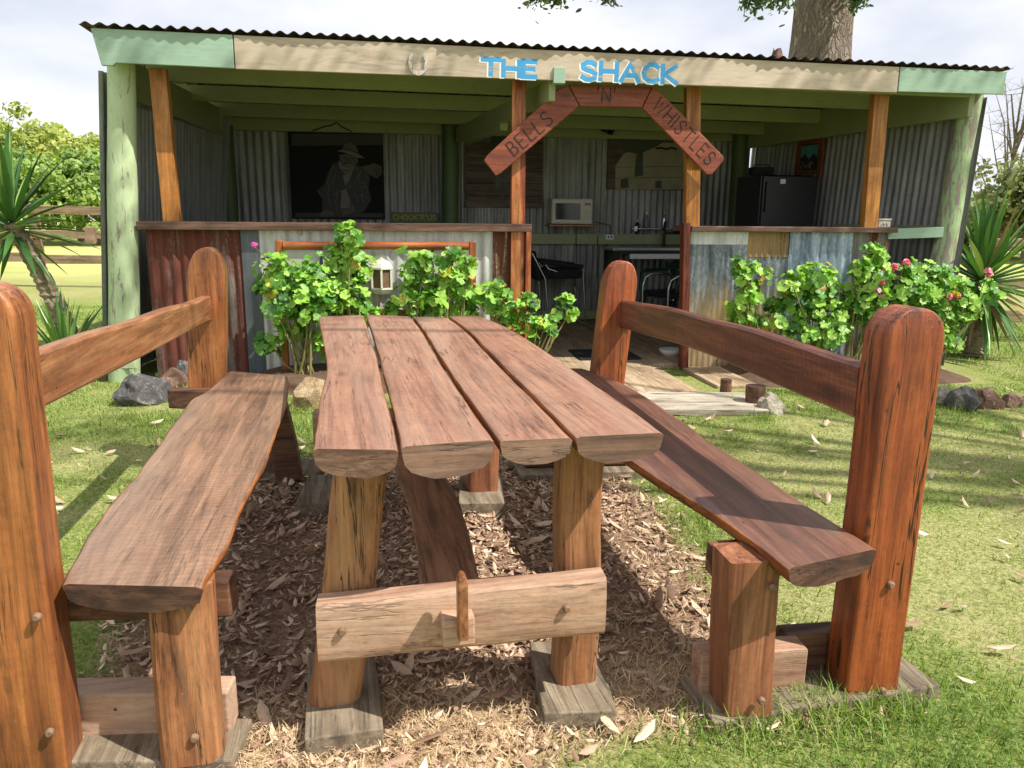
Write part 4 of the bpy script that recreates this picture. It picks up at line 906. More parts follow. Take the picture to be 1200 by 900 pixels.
p = onz(791, 374, .03); BK = thing('bucket', 'small white bucket on the floor just inside the doorway post', 'bucket', (p.x, p.y+.12, .031), 0)
mb = MB(); mb.lathe([(.0, 0), (.085, 0), (.10, .19), (.106, .195), (.106, .205), (.094, .205), (.08, .01), (0, .008)], (0, 0, 0), 20); mb.build('pail', M['white'], BK)
mb = MB(); mb.tube([(.105*math.cos(a), .02, .195-.09*math.sin(a)) for a in [PI*k/10 for k in range(11)]], .003, 6); mb.build('handle', M['yellow'], BK)
p = onz(786, 416, .03); BW = thing('pet_bowl', 'white shallow bowl on the floor beside the doorway', 'bowl', (p.x, p.y, .031), 0)
mb = MB(); mb.lathe([(.0, 0), (.08, 0), (.11, .05), (.105, .055), (.07, .012), (0, .01)], (0, 0, 0), 20); mb.build('bowl_shell', M['white'], BW)
mb = MB(); mb.lathe([(.0, .011), (.066, .013), (.0, .02)], (0, 0, 0), 14); mb.build('contents', M['figm'], BW)
mb = MB(); c4 = [onz(x, y, .035) for x, y in ((667, 411), (741, 411), (746, 421), (676, 421))]; cc = sum((Vector(q_) for q_ in c4), Vector())/4
DM = thing('door_mat', 'black rubber mat on the floor of the shack doorway', 'mat', (cc.x, cc.y, .034), YAW)
mb.box((-.27, -.25, 0), (.27, .25, .012)); mb.build('mat_sheet', M['mat'], DM, bevel=.004)
mb = MB()
for k in range(9): mb.box((-.24, -.23+k*.055, .0125), (.24, -.21+k*.055, .016))
mb.build('ribs', M['mat'], DM)
p = sh(1033, 264, .36); WB = sthing('block', 'small white patterned block on the right end of the right bar', 'block', p.x, .36, 1.166)
mb = MB(); mb.box((-.055, -.04, 0), (.055, .04, .055)); mb.box((-.06, -.045, .056), (.06, .045, .07)); mb.build('block_body', M['brick'], WB, bevel=.003)
mb = MB(); mb.tube([(-.03, -.0405, .012), (-.015, -.0405, .036), (0, -.0405, .012), (.015, -.0405, .036), (.03, -.0405, .012)], .004, 5); mb.build('moulding', M['figl'], WB)

# bed head leaning on the light iron, with the lantern in its open middle
a = sh(322, 282, .13); b = sh(558, 284, .13); w = b.x-a.x; hz = a.z
BH = sthing('bed_head', 'polished orange timber bed head with two white panels leaning on the light iron counter', 'bed head', (a.x+b.x)/2, .14, 0)
for sx in (-1, 1):
    mb = MB(); post(mb, (sx*(w/2-.028), .02, .0), (sx*(w/2-.028), .0, hz+.004), .027, .022, .012, .008, .0005, 8, 3); mb.build('upright', M['cherryz'], BH)
mb = MB(); mb.tube([(-w/2+.058, -.006, hz-.035), (w/2-.058, -.006, hz-.035)], .030, 14); mb.build('top_rail', M['cherry'], BH)
lz = sh(430, 368, .13).z
mb = MB(); mb.box((-w/2+.058, -.012, lz-.04), (w/2-.058, .018, lz+.03)); mb.build('lower_rail', M['cherry'], BH, bevel=.004)
for x0, x1 in ((334, 375), (509, 546)):
    u0 = sh(x0, 320, .13).x-(a.x+b.x)/2; u1 = sh(x1, 320, .13).x-(a.x+b.x)/2
    mb = MB(); mb.box((max(u0, -w/2+.058), .0, lz+.032), (min(u1, w/2-.058), .012, hz-.062)); mb.build('panel', M['panelw'], BH)
    uu = u1+.012 if x0 < 400 else u0-.012
    mb = MB(); mb.box((uu-.011, -.006, lz+.033), (uu+.011, .014, hz-.06)); mb.build('slat', M['tindark'], BH, bevel=.002)
c = sh(448, 345, .17); LNn = sthing('lantern', 'cream half-round wall lantern hung on the iron inside the bed head', 'lantern', c.x, .17, c.z)
k = (sh(463, 320, .17).x-sh(433, 320, .17).x)
R_ = k/2
def hexring(r, z, n=6): return [Vector((r*math.cos(PI/6+a), -.0+r*.8*math.sin(PI/6+a), z)) for a in [2*PI*i/n for i in range(n)]]
HL = sh(448, 297, .17).z-c.z
mb = MB(); mb.loft([hexring(R_*.35, 0), hexring(R_*.7, HL*.03), hexring(R_*.95, HL*.13), hexring(R_*.95, HL*.17)]); mb.build('base', M['lantern'], LNn)
mb = MB(); mb.loft([hexring(R_*1.0, HL*.62), hexring(R_*1.0, HL*.66), hexring(R_*.82, HL*.76), hexring(R_*.55, HL*.84), hexring(R_*.45, HL*.93), hexring(R_*.2, HL)]); mb.build('cap', M['lantern'], LNn)
mb = MB()
for p in hexring(R_*.86, 0): mb.box((p.x-.007, p.y-.007, HL*.172), (p.x+.007, p.y+.007, HL*.618))
mb.build('glazing_bars', M['lantern'], LNn)
mb = MB(); mb.loft([hexring(R_*.78, HL*.175), hexring(R_*.78, HL*.615)]); mb.build('pane', M['pane'], LNn)

# ------------------------------------------------------------------ step, rocks, stubs, beds
a = onz(755, 469, .04); b = onz(887, 470, .04)
SP_ = thing('step_sleeper', 'flat weathered grey timber sleeper used as a step before the doorway', 'step', ((a.x+b.x)/2, (a.y+b.y)/2, 0), math.atan2(b.y-a.y, b.x-a.x))
mb = MB(); mb.bar((-(b-a).length/2-.15, 0, .022), ((b-a).length/2, 0, .020), .50, .046, seg=6, jit=.004); mb.build('plank', M['step'], SP_, bevel=.006)
mb = MB(); mb.bar((-.3, .0, -.012), (-.3, .001, -.012), .2, .02); mb.bar((-.30, -.12, -.01), (-.30, .12, -.01), .08, .022); mb.build('batten', M['bearer'], SP_)
def rock(label, x, y, wpx, hpx, mat, seed, group='rocks edging the garden beds', dz=0.0):
    p = onz(x, y, 0); s = (p-CAM).dot(_fw)/F; w = wpx*s; h = hpx*s
    mb = MB(); mb.blob((0, 0, h*.30), (w*.60, w*.46, h*.74), seed=seed, amt=.30, sub=4); o = mb.build('rock', mat, None); o.location = (p.x, p.y+w*.25, dz-h*.08); o.rotation_euler = (0, 0, seed*.7); tag(o, label, 'rock', group)
rock('large dark grey rock on the grass in front of the rusty red sheet', 164, 474, 56, 38, M['rockg'], 1)
rock('brown rock wedged behind the large dark grey rock', 200, 455, 34, 26, M['rockr'], 2)
rock('small grey rock right of the brown rock by the left back post', 216, 449, 22, 32, M['rockg'], 3)
rock('big tan boulder at the foot of the left geraniums beside the seat', 366, 480, 50, 42, M['rockt'], 4)
rock('second tan rock beside the big tan boulder, behind the table corner', 395, 470, 40, 40, M['rockt'], 9)
rock('pale cream rock at the right end of the grey step sleeper', 906, 486, 30, 24, M['rockw'], 5)
rock('pale flat rock at the foot of the right geraniums beside the back post', 1106, 472, 24, 22, M['rockw'], 6)
rock('grey brown rock in the right bed edging beside the pale flat rock', 1132, 480, 36, 28, M['rockg'], 7)
rock('red brown rock at the right end of the right bed edging', 1158, 478, 34, 24, M['rockr'], 8)
rock('small red brown stone lying past the right end of the bed edging', 1188, 476, 26, 16, M['rockr'], 10)
rock('low grey stone hidden behind the right back rail', 985, 470, 34, 26, M['rockg'], 11)
rock('low tan stone hidden behind the right back rail', 1040, 470, 36, 26, M['rockt'], 12)
for x, y, h, r, lab in ((850, 462, .11, .04, 'short dark timber stub behind the grey step sleeper'), (884, 478, .15, .065, 'thicker brown log stub beside the pale cream rock')):
    p = onz(x, y, 0); mb = MB(); R = []
    for i in range(6): R.append([Vector((p.x+math.cos(k*PI/6)*r*(1+.08*noise.noise(Vector((k, i*.3, x)))), p.y+math.sin(k*PI/6)*r, -.03+(h+.03)*i/5)) for k in range(12)])
    mb.loft(R, 0, 1); o = mb.build('log_stub', [M['bearer'], M['seatend']], None); tag(o, lab, 'stub')
mb = MB(); mb.box((1.47, -.50, -.05), (1.80, WV-.02, .022)); mb.build('path_slab', M['floor'], SK, bevel=.01)
def bed(name, u0, u1, v0, v1, hh):
    mb = MB(); nu, nv = 40, 10; vs = []; fs = []
    for j in range(nv+1):
        for i in range(nu+1):
            a, b = i/nu, j/nv; e = min(1, 6*min(a, 1-a))*min(1, 3*b)
            p = shw(u0+(u1-u0)*a, v0+(v1-v0)*b, .0); p.z = -.02+e*(hh+.02)+.025*noise.noise(p*5)*e; vs.append(p)
    for j in range(nv):
        for i in range(nu): k = j*(nu+1)+i; fs.append((k, k+1, k+nu+2, k+nu+1))
    mb.add(vs, fs, 0, 0, True); struct(mb.build(name, M['soil']))
bed('soil', -2.1, .1, -.42, WV-.02, .09); bed('soil', 1.72, 3.72, -.55, WV-.02, .08)

# ------------------------------------------------------------------ plants
def geranium_leaf(mb, c, nrm, up, r, rv):
    n = nrm.normalized(); x = up-n*up.dot(n)
    if x.length < 1e-3: x = n.orthogonal()
    x.normalize(); y = n.cross(x); K = 19; vs = [c-n*r*.10]; ph = rng.random()*6
    cup = rng.uniform(-.15, .55)
    for k in range(K):
        a = -PI+.30+(2*PI-.60)*k/(K-1); rr = r*(.80+.24*abs(math.cos(a*3.0)))*(1.0 if abs(a) < 2.4 else .92)*rng.uniform(.93, 1.07)
        w = r*(.13*math.sin(a*5+ph*2)+.06*math.sin(a*9+ph))
        vs.append(c+x*math.cos(a)*rr+y*math.sin(a)*rr+n*(w+cup*r*.55))
    mb.add(vs, [(0, k, k+1) for k in range(1, K)], 0, max(.001, rv), True)
def flower(parent, p, mat, s=.028, n=16):
    mb = MB()
    for k in range(n):
        d = Vector((rng.gauss(0, 1), rng.gauss(0, 1)-.5, rng.gauss(0, 1)+.5)).normalized(); c = p+d*s*.7
        t1 = d.orthogonal().normalized(); t2 = d.cross(t1); r = s*rng.uniform(.32, .5)
        mb.add([c+d*.002]+[c+(t1*math.cos(a)+t2*math.sin(a))*r+d*r*.25*math.sin(a*2) for a in [2*PI*j/7 for j in range(7)]], [(0, j+1, (j+1) % 7+1) for j in range(7)], rng.choice(mat[1]), 0, False)
    return mb.build('flower', mat[0], parent, world=True)
PK = ([M['pink']], [0]); RS = ([M['rose'], M['wpetal']], [0, 0, 1])
def geranium(label, base, v, clusters, flowers=(), dead=.018, dens=1.0, group='geranium bushes along the shack front'):
    bp = onplane(base[0], base[1], SO+V*v, V); bp.z = .05; g = onplane(base[0], 300, SO+V*v, V)
    t = thing('geranium', label, 'plant', (g.x, g.y, .05), 0, group); lf = MB(); stm = MB()
    bp = Vector((g.x, g.y, .05))
    for (x, y, rp) in clusters:
        rp *= 1.24 if x < 700 else 1.36
        dv = rng.uniform(-.10, .08); c = onplane(x, y, SO+V*(v+dv), V); s = (c-CAM).dot(_fw)/F; r = rp*s
        n = int((4.0+4.6*(r/.055)**2)*dens)+4
        mid = bp.lerp(c, .55)+Vector((rng.uniform(-.04, .04), rng.uniform(-.05, .02), -.03))
        b0 = bp+Vector((rng.uniform(-.07, .07), rng.uniform(-.05, .05), 0))
        stm.tube([b0, b0.lerp(mid, .5)+Vector((rng.uniform(-.02, .02), 0, 0)), mid, c], [.011, .009, .007, .004], 6)
        for k in range(n):
            d = Vector((rng.gauss(0, 1), rng.gauss(0, 1), rng.gauss(0, 1))).normalized()*(rng.random()**.5)*rng.choice((1, 1, 1.25))
            p = c+Vector((d.x*r, d.y*max(r*.9, .06), d.z*r*.95)); nr = (d*.9+Vector((.15, -.55, .75))+Vector((rng.gauss(0, .35), rng.gauss(0, .35), rng.gauss(0, .35))))
            lr = rng.choice((.018, .024, .030, .034, .038, .044, .050, .056))*(.85 if rp < 11 else 1.0)
            rv = .94+rng.random()*.06 if rng.random() < dead else rng.betavariate(1.5, 1.5)*.92
            geranium_leaf(lf, p, nr, Vector((rng.gauss(0, 1), rng.gauss(0, 1), rng.gauss(0, 1))), lr, rv)
            if rng.random() < .35: stm.tube([c+(p-c)*.05, p-nr.normalized()*lr*.1], [.003, .0022], 4, caps=False)
    lf.build('foliage', M['geran'], t, world=True); stm.build('stems', M['stem'], t, world=True)
    for x, y, pk in flowers:
        p = onplane(x, y, SO+V*(v-.12), V); flower(t, p, PK if pk else RS, .030 if pk else .036)
        m = MB(); q = p+Vector((.09 if pk else -.02, .05, -.14)); m.tube([p-Vector((0, 0, .01)), p.lerp(q, .5)+Vector((0, 0, .012)), q], .003, 5); m.build('flower_stalk', M['stem'], t, world=True)
geranium('leftmost geranium bush with one magenta flower, before the bed head left upright', (350, 440), -.06, [(318, 312, 15), (340, 318, 20), (365, 320, 18), (316, 335, 14), (335, 340, 20), (360, 345, 22), (377, 348, 16), (322, 360, 14), (345, 366, 18), (370, 365, 16), (318, 403, 13), (355, 388, 9), (374, 404, 12), (330, 385, 7)], [(298, 288, 1)])
geranium('tallest geranium, reaching up over the bed head left of the lantern', (408, 440), -.04, [(398, 268, 8), (410, 272, 10), (402, 288, 9), (396, 303, 12), (412, 302, 12), (424, 310, 11), (404, 322, 14), (422, 326, 10), (392, 345, 16), (412, 346, 14), (424, 356, 10), (385, 365, 14), (410, 366, 16), (432, 365, 10), (390, 395, 14)])
geranium('bushy geranium right of the lantern', (490, 430), -.05, [(484, 305, 11), (497, 306, 12), (476, 320, 8), (488, 325, 14), (504, 330, 13), (476, 345, 11), (492, 350, 17), (510, 350, 12), (458, 362, 10), (478, 368, 14), (500, 370, 14)])
geranium('geranium bush before the bed head right upright', (530, 430), -.05, [(524, 302, 9), (538, 300, 9), (548, 310, 8), (528, 318, 12), (545, 328, 13), (520, 335, 12), (537, 345, 15), (554, 345, 11), (530, 362, 13), (550, 362, 12)])
geranium('small geranium between the bed head and the doorway, over the table edge', (592, 430), -.10, [(567, 345, 10), (580, 338, 9), (590, 343, 8), (576, 355, 9), (598, 360, 12), (612, 355, 12), (622, 350, 8), (600, 380, 10), (615, 372, 9), (585, 365, 8)], dens=.8)
geranium('rangy geranium with bare bent stems leaning across the doorway', (628, 425), -.14, [(663, 353, 8), (668, 366, 8), (654, 368, 9), (640, 376, 8), (630, 380, 8), (625, 392, 7), (645, 385, 6)], dens=.7)
geranium('small open geranium before the mottled grey iron of the right counter', (893, 440), -.10, [(868, 312, 9), (880, 316, 8), (892, 324, 11), (874, 330, 9), (872, 345, 10), (884, 350, 9), (860, 365, 9), (872, 372, 12), (890, 375, 11), (908, 362, 10), (912, 374, 9), (862, 388, 8), (880, 390, 11), (900, 400, 8)], dens=.9, dead=.06)
geranium('wide bright geranium before the pale blue streaked iron', (968, 440), -.12, [(928, 330, 11), (943, 318, 6), (958, 320, 11), (970, 324, 9), (926, 345, 10), (945, 342, 14), (966, 345, 15), (986, 345, 13), (932, 362, 12), (952, 366, 16), (976, 368, 15), (998, 362, 11), (928, 385, 10), (950, 390, 14), (975, 392, 12), (992, 385, 10), (922, 400, 8), (960, 412, 9), (975, 420, 8)], dens=1.1)
geranium('geranium with rose flowers before the rusting grey iron', (1010, 440), -.14, [(1012, 312, 9), (1024, 297, 9), (1034, 305, 8), (1006, 328, 9), (1022, 325, 12), (1036, 325, 9), (1010, 348, 12), (1030, 350, 13), (1046, 352, 10), (1018, 372, 12), (1038, 378, 12), (1030, 398, 10), (1048, 398, 9)], [(1032, 331, 0), (1028, 340, 0), (1034, 348, 0)])
geranium('rightmost geranium bush with rose flowers at the foot of the peeling log post', (1098, 455), -.20, [(1058, 322, 11), (1074, 316, 11), (1092, 322, 12), (1108, 326, 11), (1124, 334, 10), (1060, 342, 12), (1080, 342, 14), (1100, 348, 14), (1120, 352, 12), (1136, 350, 9), (1064, 364, 12), (1086, 366, 13), (1106, 372, 13), (1126, 372, 10), (1140, 364, 8), (1078, 388, 10), (1098, 392, 12), (1114, 398, 9), (1158, 336, 8), (1166, 348, 6), (1090, 412, 8)], [(1062, 308, 0), (1048, 313, 0), (1112, 348, 0), (1122, 346, 0), (1158, 318, 0), (1093, 378, 0), (1159, 322, 0)])

def blade(mb, o, d, L, w, droop, rv, seg=6, mi=0):
    d = d.normalized(); side = d.cross(Vector((0, 0, 1)))
    if side.length < .05: side = Vector((1, 0, 0))
    side.normalize(); p = o.copy(); vs = []; fs = []; bend = side*rng.uniform(-.25, .25)
    for i in range(seg+1):
        t = i/seg; ww = w*(.55+1.1*t if t < .35 else .95*(1-((t-.35)/.65)**1.6))+.001
        nr = side.cross(d).normalized()
        vs += [p-side*ww/2+nr*ww*.18, p-nr*ww*.10, p+side*ww/2+nr*ww*.18]
        if i < seg: b = i*3; fs += [(b, b+1, b+4, b+3), (b+1, b+2, b+5, b+4)]
        p = p+d*(L/seg); d = (d+Vector((0, 0, -droop*(.4+1.2*i/seg)/seg))+bend*(1/seg)).normalized()
    mb.add(vs, fs, mi, max(.001, rv), True)
def yucca(label, base, head, r0, r1, n, L, w, lo=-.6, seed=1, skirt=0, droop=.35):
    R_ = random.Random(seed); b, h = Vector(base), Vector(head); t = thing('yucca', label, 'plant', base, 0)
    if r0:
        mb = MB(); R = []; N = 46
        for i in range(N+1):
            k = i/N; c = b.lerp(h, k)+Vector((.03*math.sin(k*3), 0, 0)); rr = (r0+(r1-r0)*k)*(1+.14*(i % 2)+.08*R_.uniform(-1, 1))
            R.append([c+Vector((math.cos(a), math.sin(a), .06*math.sin(a*3+i)))*rr*(1+.1*R_.uniform(-1, 1)) for a in [2*PI*j/12 for j in range(12)]])
        mb.loft(R); mb.build('trunk', M['yuccat'], t, world=True)
    mb = MB()
    for k in range(n):
        q = k/n; az = k*2.39996+R_.uniform(-.2, .2); el = lo+(1.5-lo)*q**.75+R_.uniform(-.12, .12)
        d = Vector((math.cos(az)*math.cos(el), math.sin(az)*math.cos(el), math.sin(el)))
        blade(mb, h+Vector((0, 0, .10*q-.06))+d*r1*.5, d, L*R_.uniform(.75, 1.05)*(1 if el > -.3 else .9), w*R_.uniform(.8, 1.1), droop*R_.uniform(.3, 1.3), R_.betavariate(1.6, 1.6))
    mb.build('leaves', M['yucca'], t, world=True)
    if skirt:
        mb = MB()
        for k in range(skirt):
            az = R_.uniform(0, 2*PI); el = R_.uniform(-1.3, -.7); d = Vector((math.cos(az)*math.cos(el), math.sin(az)*math.cos(el), math.sin(el)))
            blade(mb, h-Vector((0, 0, R_.uniform(.02, .12))), d, L*R_.uniform(.7, 1), w*.8, .3, R_.random())
        mb.build('dead_leaves', M['dryleaf'], t, world=True)
hp = ony(14, 262, 5.75); bpx = onz(66, 452, 0); yucca('tall yucca with a bare ringed trunk at the left end of the shack', (bpx.x, 5.85, 0), hp, .068, .060, 66, .66, .060, -.85, 3, 0, .45)
bpx = onz(80, 448, 0); yucca('low trunkless yucca beside the trunk of the tall yucca', (bpx.x, bpx.y, 0), (bpx.x, bpx.y, .12), 0, .03, 46, .55, .045, .1, 5, 0, .3)
hp = ony(1152, 330, 6.95); yucca('yucca with a drooping skirt beside the peeling right log post', (hp.x+.02, 7.0, 0), hp, .08, .065, 120, .80, .060, -1.4, 8, 10, .45)

# ------------------------------------------------------------------ fences and trees
def fence(label, p0, p1, zs, npost, rh, seed, tilt=0.0, zb=0.0):
    p0, p1 = Vector(p0), Vector(p1); d = p1-p0; ang = math.atan2(d.y, d.x); L = d.length; R_ = random.Random(seed)
    t = thing('fence', label, 'fence', p0, ang); n = npost
    for i in range(n):
        x = L*i/(n-1); mb = MB(); post(mb, (x, .06, -.1), (x+R_.uniform(-.02, .02), .06, zs[-1]+.08), .07, .06, 0, .012, .004, 6, seed+i); mb.build('fence_post', M['fence'], t)
    for z in zs:
        for i in range(n-1):
            x0, x1 = L*i/(n-1), L*(i+1)/(n-1); mb = MB(); mb.bar((x0+.004, -.025, z+R_.uniform(-.02, .02)), (x1-.004, -.025, z+R_.uniform(-.02, .02)), .05, rh*R_.uniform(.85, 1.1), seg=4, jit=.006); mb.build('rail', M['fence'], t, bevel=.006)
fence('weathered three rail timber paddock fence left of the shack', (-17.5, 13.9, 0), (-3.6, 13.2, 0), (.50, .90, 1.31), 7, .15, 1)
fence('weathered three rail timber paddock fence right of the shack', (4.75, 7.9, 0), (14.5, 8.6, 0), (.27, .62, .98), 6, .12, 2)

def quads(name, cen, nrm, size, asp, rnd, mat, parent=None, inv=None, shape='leaf', curl=0.0):
    """many leaf faces as one mesh (numpy); 'leaf' = pointed hexagon with a fold."""
    n = len(cen); r = nrng
    t1 = np.cross(nrm, r.normal(size=(n, 3))); t1 /= np.linalg.norm(t1, axis=1, keepdims=True)+1e-9
    t2 = np.cross(nrm, t1); t2 /= np.linalg.norm(t2, axis=1, keepdims=True)+1e-9; nn = nrm/(np.linalg.norm(nrm, axis=1, keepdims=True)+1e-9)
    s = size[:, None]; w = s*asp
    if shape == 'leaf':
        cz = curl*s
        P = np.stack([cen-t1*s*.5+nn*cz, cen-t1*s*.2+t2*w*.5, cen+t1*s*.18+t2*w*.42, cen+t1*s*.5+nn*cz, cen+t1*s*.18-t2*w*.42, cen-t1*s*.2-t2*w*.5], 1)
        fl = np.array([[0, 1, 2, 3], [0, 3, 4, 5]]); nv = 6
    else:
        P = np.stack([cen-t1*s*.5, cen+t2*w*.5, cen+t1*s*.5, cen-t2*w*.5], 1); fl = np.array([[0, 1, 2, 3]]); nv = 4
    V_ = P.reshape(-1, 3)
    if inv is not None: A_ = np.array(inv); V_ = V_ @ A_[:3, :3].T+A_[:3, 3]
    Fc = (np.arange(n)[:, None, None]*nv+fl[None]).reshape(-1, 4)
    return npmesh(name, V_, Fc, np.repeat(rnd, len(fl)), mat, parent)
def npmesh(name, V_, Fc, rnd, mat, parent=None):
    me = bpy.data.meshes.new(name); k = Fc.shape[1]
    me.vertices.add(len(V_)); me.vertices.foreach_set('co', V_.astype(np.float32).ravel())
    me.loops.add(Fc.size); me.loops.foreach_set('vertex_index', Fc.astype(np.int32).ravel())
    me.polygons.add(len(Fc)); me.polygons.foreach_set('loop_start', np.arange(0, Fc.size, k, dtype=np.int32)); me.polygons.foreach_set('loop_total', np.full(len(Fc), k, np.int32))
    at = me.attributes.new('rnd', 'FLOAT', 'FACE'); at.data.foreach_set('value', rnd.astype(np.float32))
    me.materials.append(mat); me.update(calc_edges=True); me.validate()
    o = bpy.data.objects.new(name, me); COL.objects.link(o)
    if parent is not None: o.parent = parent
    return o
def tree(label, base, h, crown, mat, n, leaf, group=None, seed=1, tr=.12, name='tree', cz=.62, nb=16, bare=False, asp=.6, clump=.32, bark='trunk', low=.35, dropf=0.0):
    R_ = random.Random(seed); r = np.random.default_rng(seed); b = Vector(base); t = thing(name, label, 'tree', b, 0, group)
    cr = Vector(crown); cc = Vector((0, 0, h*cz)); mb = MB(); top = Vector((R_.uniform(-.1, .1)*h*.3, 0, h*(cz+.1)))
    tp = [Vector((0, 0, -.2)), Vector((R_.uniform(-.1, .1), 0, h*.2)), top*.55, top]; mb.tube(tp, [tr*1.25, tr, tr*.7, tr*.3], 9)
    cl = []
    for i in range(nb):
        az = i*2.4+R_.uniform(-.4, .4); el = R_.uniform(-.5, 1.3); q = R_.uniform(.55, .95)
        e = cc+Vector((math.cos(az)*math.cos(el)*cr.x*q, math.sin(az)*math.cos(el)*cr.y*q, math.sin(el)*cr.z*q)); s = top*R_.uniform(low, .95)
        m = s.lerp(e, .5)+Vector((0, 0, R_.uniform(-.05, .12)*h)); mb.tube([s, m, e], [tr*.38, tr*.22, tr*.07], 6); cl.append(e)
        for j in range(2):
            f = m.lerp(e, R_.uniform(.1, .8)); g = f+Vector((R_.gauss(0, 1), R_.gauss(0, 1), R_.gauss(.3, .8)))*cr.x*.28; mb.tube([f, g], [tr*.12, tr*.03], 5); cl.append(g)
            if bare:
                for q_ in range(5):
                    f2 = f.lerp(g, R_.uniform(.2, 1)); mb.tube([f2, f2+Vector((R_.gauss(0, 1), R_.gauss(0, 1), R_.gauss(.9, .7)))*cr.x*.16], [tr*.05, tr*.015], 4, caps=False)
    mb.build('trunk', M[bark], t)
    if n:
        C_ = np.array([tuple(c) for c in cl]); k = r.integers(0, len(cl), n); rad = np.array([R_.uniform(.6, 1.25) for _ in cl])*clump*crown[0]
        off = r.normal(size=(n, 3)); off /= np.linalg.norm(off, axis=1, keepdims=True); off *= (r.random(n)**.45*rad[k])[:, None]*np.array([1, 1, .75])
        P = C_[k]+off; P[:, 2] -= dropf*r.random(n)**2
        nr = off/(np.linalg.norm(off, axis=1, keepdims=True)+1e-6)+np.array([0, -.1, .5])+r.normal(size=(n, 3))*.6
        tint = np.array([R_.uniform(-.14, .14) for _ in cl])
        quads('crown', P, nr, leaf*r.uniform(.6, 1.3, n), asp, np.clip(r.beta(2.2, 2.2, n)+tint[k], .01, 1), mat, t)
    return t
G1 = 'trees along the far side of the paddock'
def gx(px, Y): return onz(px, 300, 0).x/onz(px, 300, 0).y*Y
for i, (px, Y, h, cx, mt, lab) in enumerate([
    (8, 36, 5.7, 2.6, 'tree1', 'tall pale yellow green bushy tree directly behind the tall yucca head'), (62, 40, 5.9, 2.4, 'tree1', 'pale yellow green tree second from the left end wall of the shack'),
    (98, 37, 4.9, 2.2, 'tree1', 'greener rounded tree nearest the left end wall of the shack'), (-60, 38, 6.2, 2.8, 'tree2', 'green tree at the left picture edge beyond the yucca'),
    (-150, 40, 6.8, 3.0, 'tree1', 'pale tree beyond the left picture edge'), (40, 33, 3.6, 2.2, 'tree2', 'low green bush under the tall pale trees left of the shack'), (120, 34, 3.8, 2.0, 'tree2', 'low green bush beside the left end wall of the shack')]):
    tree(lab, (gx(px, Y), Y, 0), h, (cx, cx, h*.44), M[mt], 10000, .23, G1, 20+i, .14, 'bushy_tree', .54, 30, clump=.30)
for i, (px, Y, h, cx) in enumerate([(-290, 42, 6.6, 3.0), (-430, 40, 5.6, 2.8), (240, 44, 6.0, 3.0), (420, 47, 5.4, 2.8), (620, 50, 5.0, 2.8), (1480, 42, 5.8, 3.0)]):
    tree('pale bushy tree hidden behind the shack or outside the picture', (gx(px, Y), Y, 0), h, (cx, cx, h*.44), M[('tree1', 'tree2')[i % 2]], 5000, .30, 'bushy trees out of sight', 120+i, .14, 'bushy_tree', .54, 24, clump=.34)
tree('leafless pale grey tree to the right of the shack', (gx(1172, 27), 27, 0), 6.3, (1.7, 1.7, 2.5), None, 0, .1, None, 41, .10, 'bare_tree', .6, 22, True)
for i, (px, Y, h, cx, lab) in enumerate([(1200, 25, 3.1, 1.8, 'olive green tree at the right picture edge behind the right yucca'), (1160, 29, 2.2, 1.5, 'low olive green shrubby tree in front of the leafless tree'), (1250, 27, 3.6, 2.2, 'olive green tree beyond the right picture edge'), (1130, 31, 2.0, 1.4, 'low olive shrub close to the right end wall of the shack'), (1330, 30, 4.4, 2.6, 'larger olive tree farther beyond the right picture edge')]):
    tree(lab, (gx(px, Y), Y, 0), h, (cx, cx, h*.46), M['tree3'], 7500, .19, 'olive trees right of the shack', 60+i, .10, 'olive_tree', .52, 26, clump=.32)
tree('thin tree with pale yellow green top showing above the right of the roof', (gx(1064, 30), 30, 0), 6.55, (.95, .95, 1.3), M['tree1'], 1500, .24, None, 77, .10, 'slender_tree', .82, 14, clump=.42)

# big gum behind the shack: the bark trunk above the roof, drooping sprays at the top of the picture
gb = ony(961, 60, 12.2); GT = thing('gum_tree', 'huge rough barked gum tree trunk rising behind the right half of the roof', 'tree', (gb.x, 12.2, 0), 0)
mb = MB(); R = []; nn = 44
for i in range(60):
    z = -.2+i*.17; rr = .60-.032*z+.22*math.exp(-z*1.2)+(.05*max(0, 3.9-z) if z > 2.4 else .075)
    R.append([Vector((math.cos(a)*q, math.sin(a)*q, z)) for a in [2*PI*k/nn for k in range(nn)] for q in [rr*.88*(1+.05*noise.noise(Vector((math.cos(a)*5, math.sin(a)*5, z*.55)))+.035*noise.noise(Vector((math.cos(a)*13, math.sin(a)*13, z*1.1))))]])
mb.loft(R, smooth=True)
ends = []
R_ = random.Random(5)
for i in range(13):
    az = i*2.4; s = Vector((0, 0, R_.uniform(6.2, 9.7))); ln = R_.uniform(2.5, 4.6); e = s+Vector((math.cos(az)*ln, math.sin(az)*ln, R_.uniform(.3, 2.2))); m = s.lerp(e, .5)+Vector((0, 0, .5))
    mb.tube([s, m, e], [.16, .09, .03], 7); ends.append(e); ends.append(m.lerp(e, .5)+Vector((R_.uniform(-.8, .8), R_.uniform(-.8, .8), .3)))
sprays = [(886, -4, 11.2, .26), (917, -4, 11.2, .22), (905, -34, 11.3, .40), (1005, 0, 11.5, .18), (1000, -28, 11.5, .34), (627, -8, 10.5, .16), (648, -10, 10.5, .22), (700, -26, 10.5, .3), (716, -10, 10.5, .16), (720, -40, 10.6, .35), (640, -35, 10.5, .4)]
sp = []
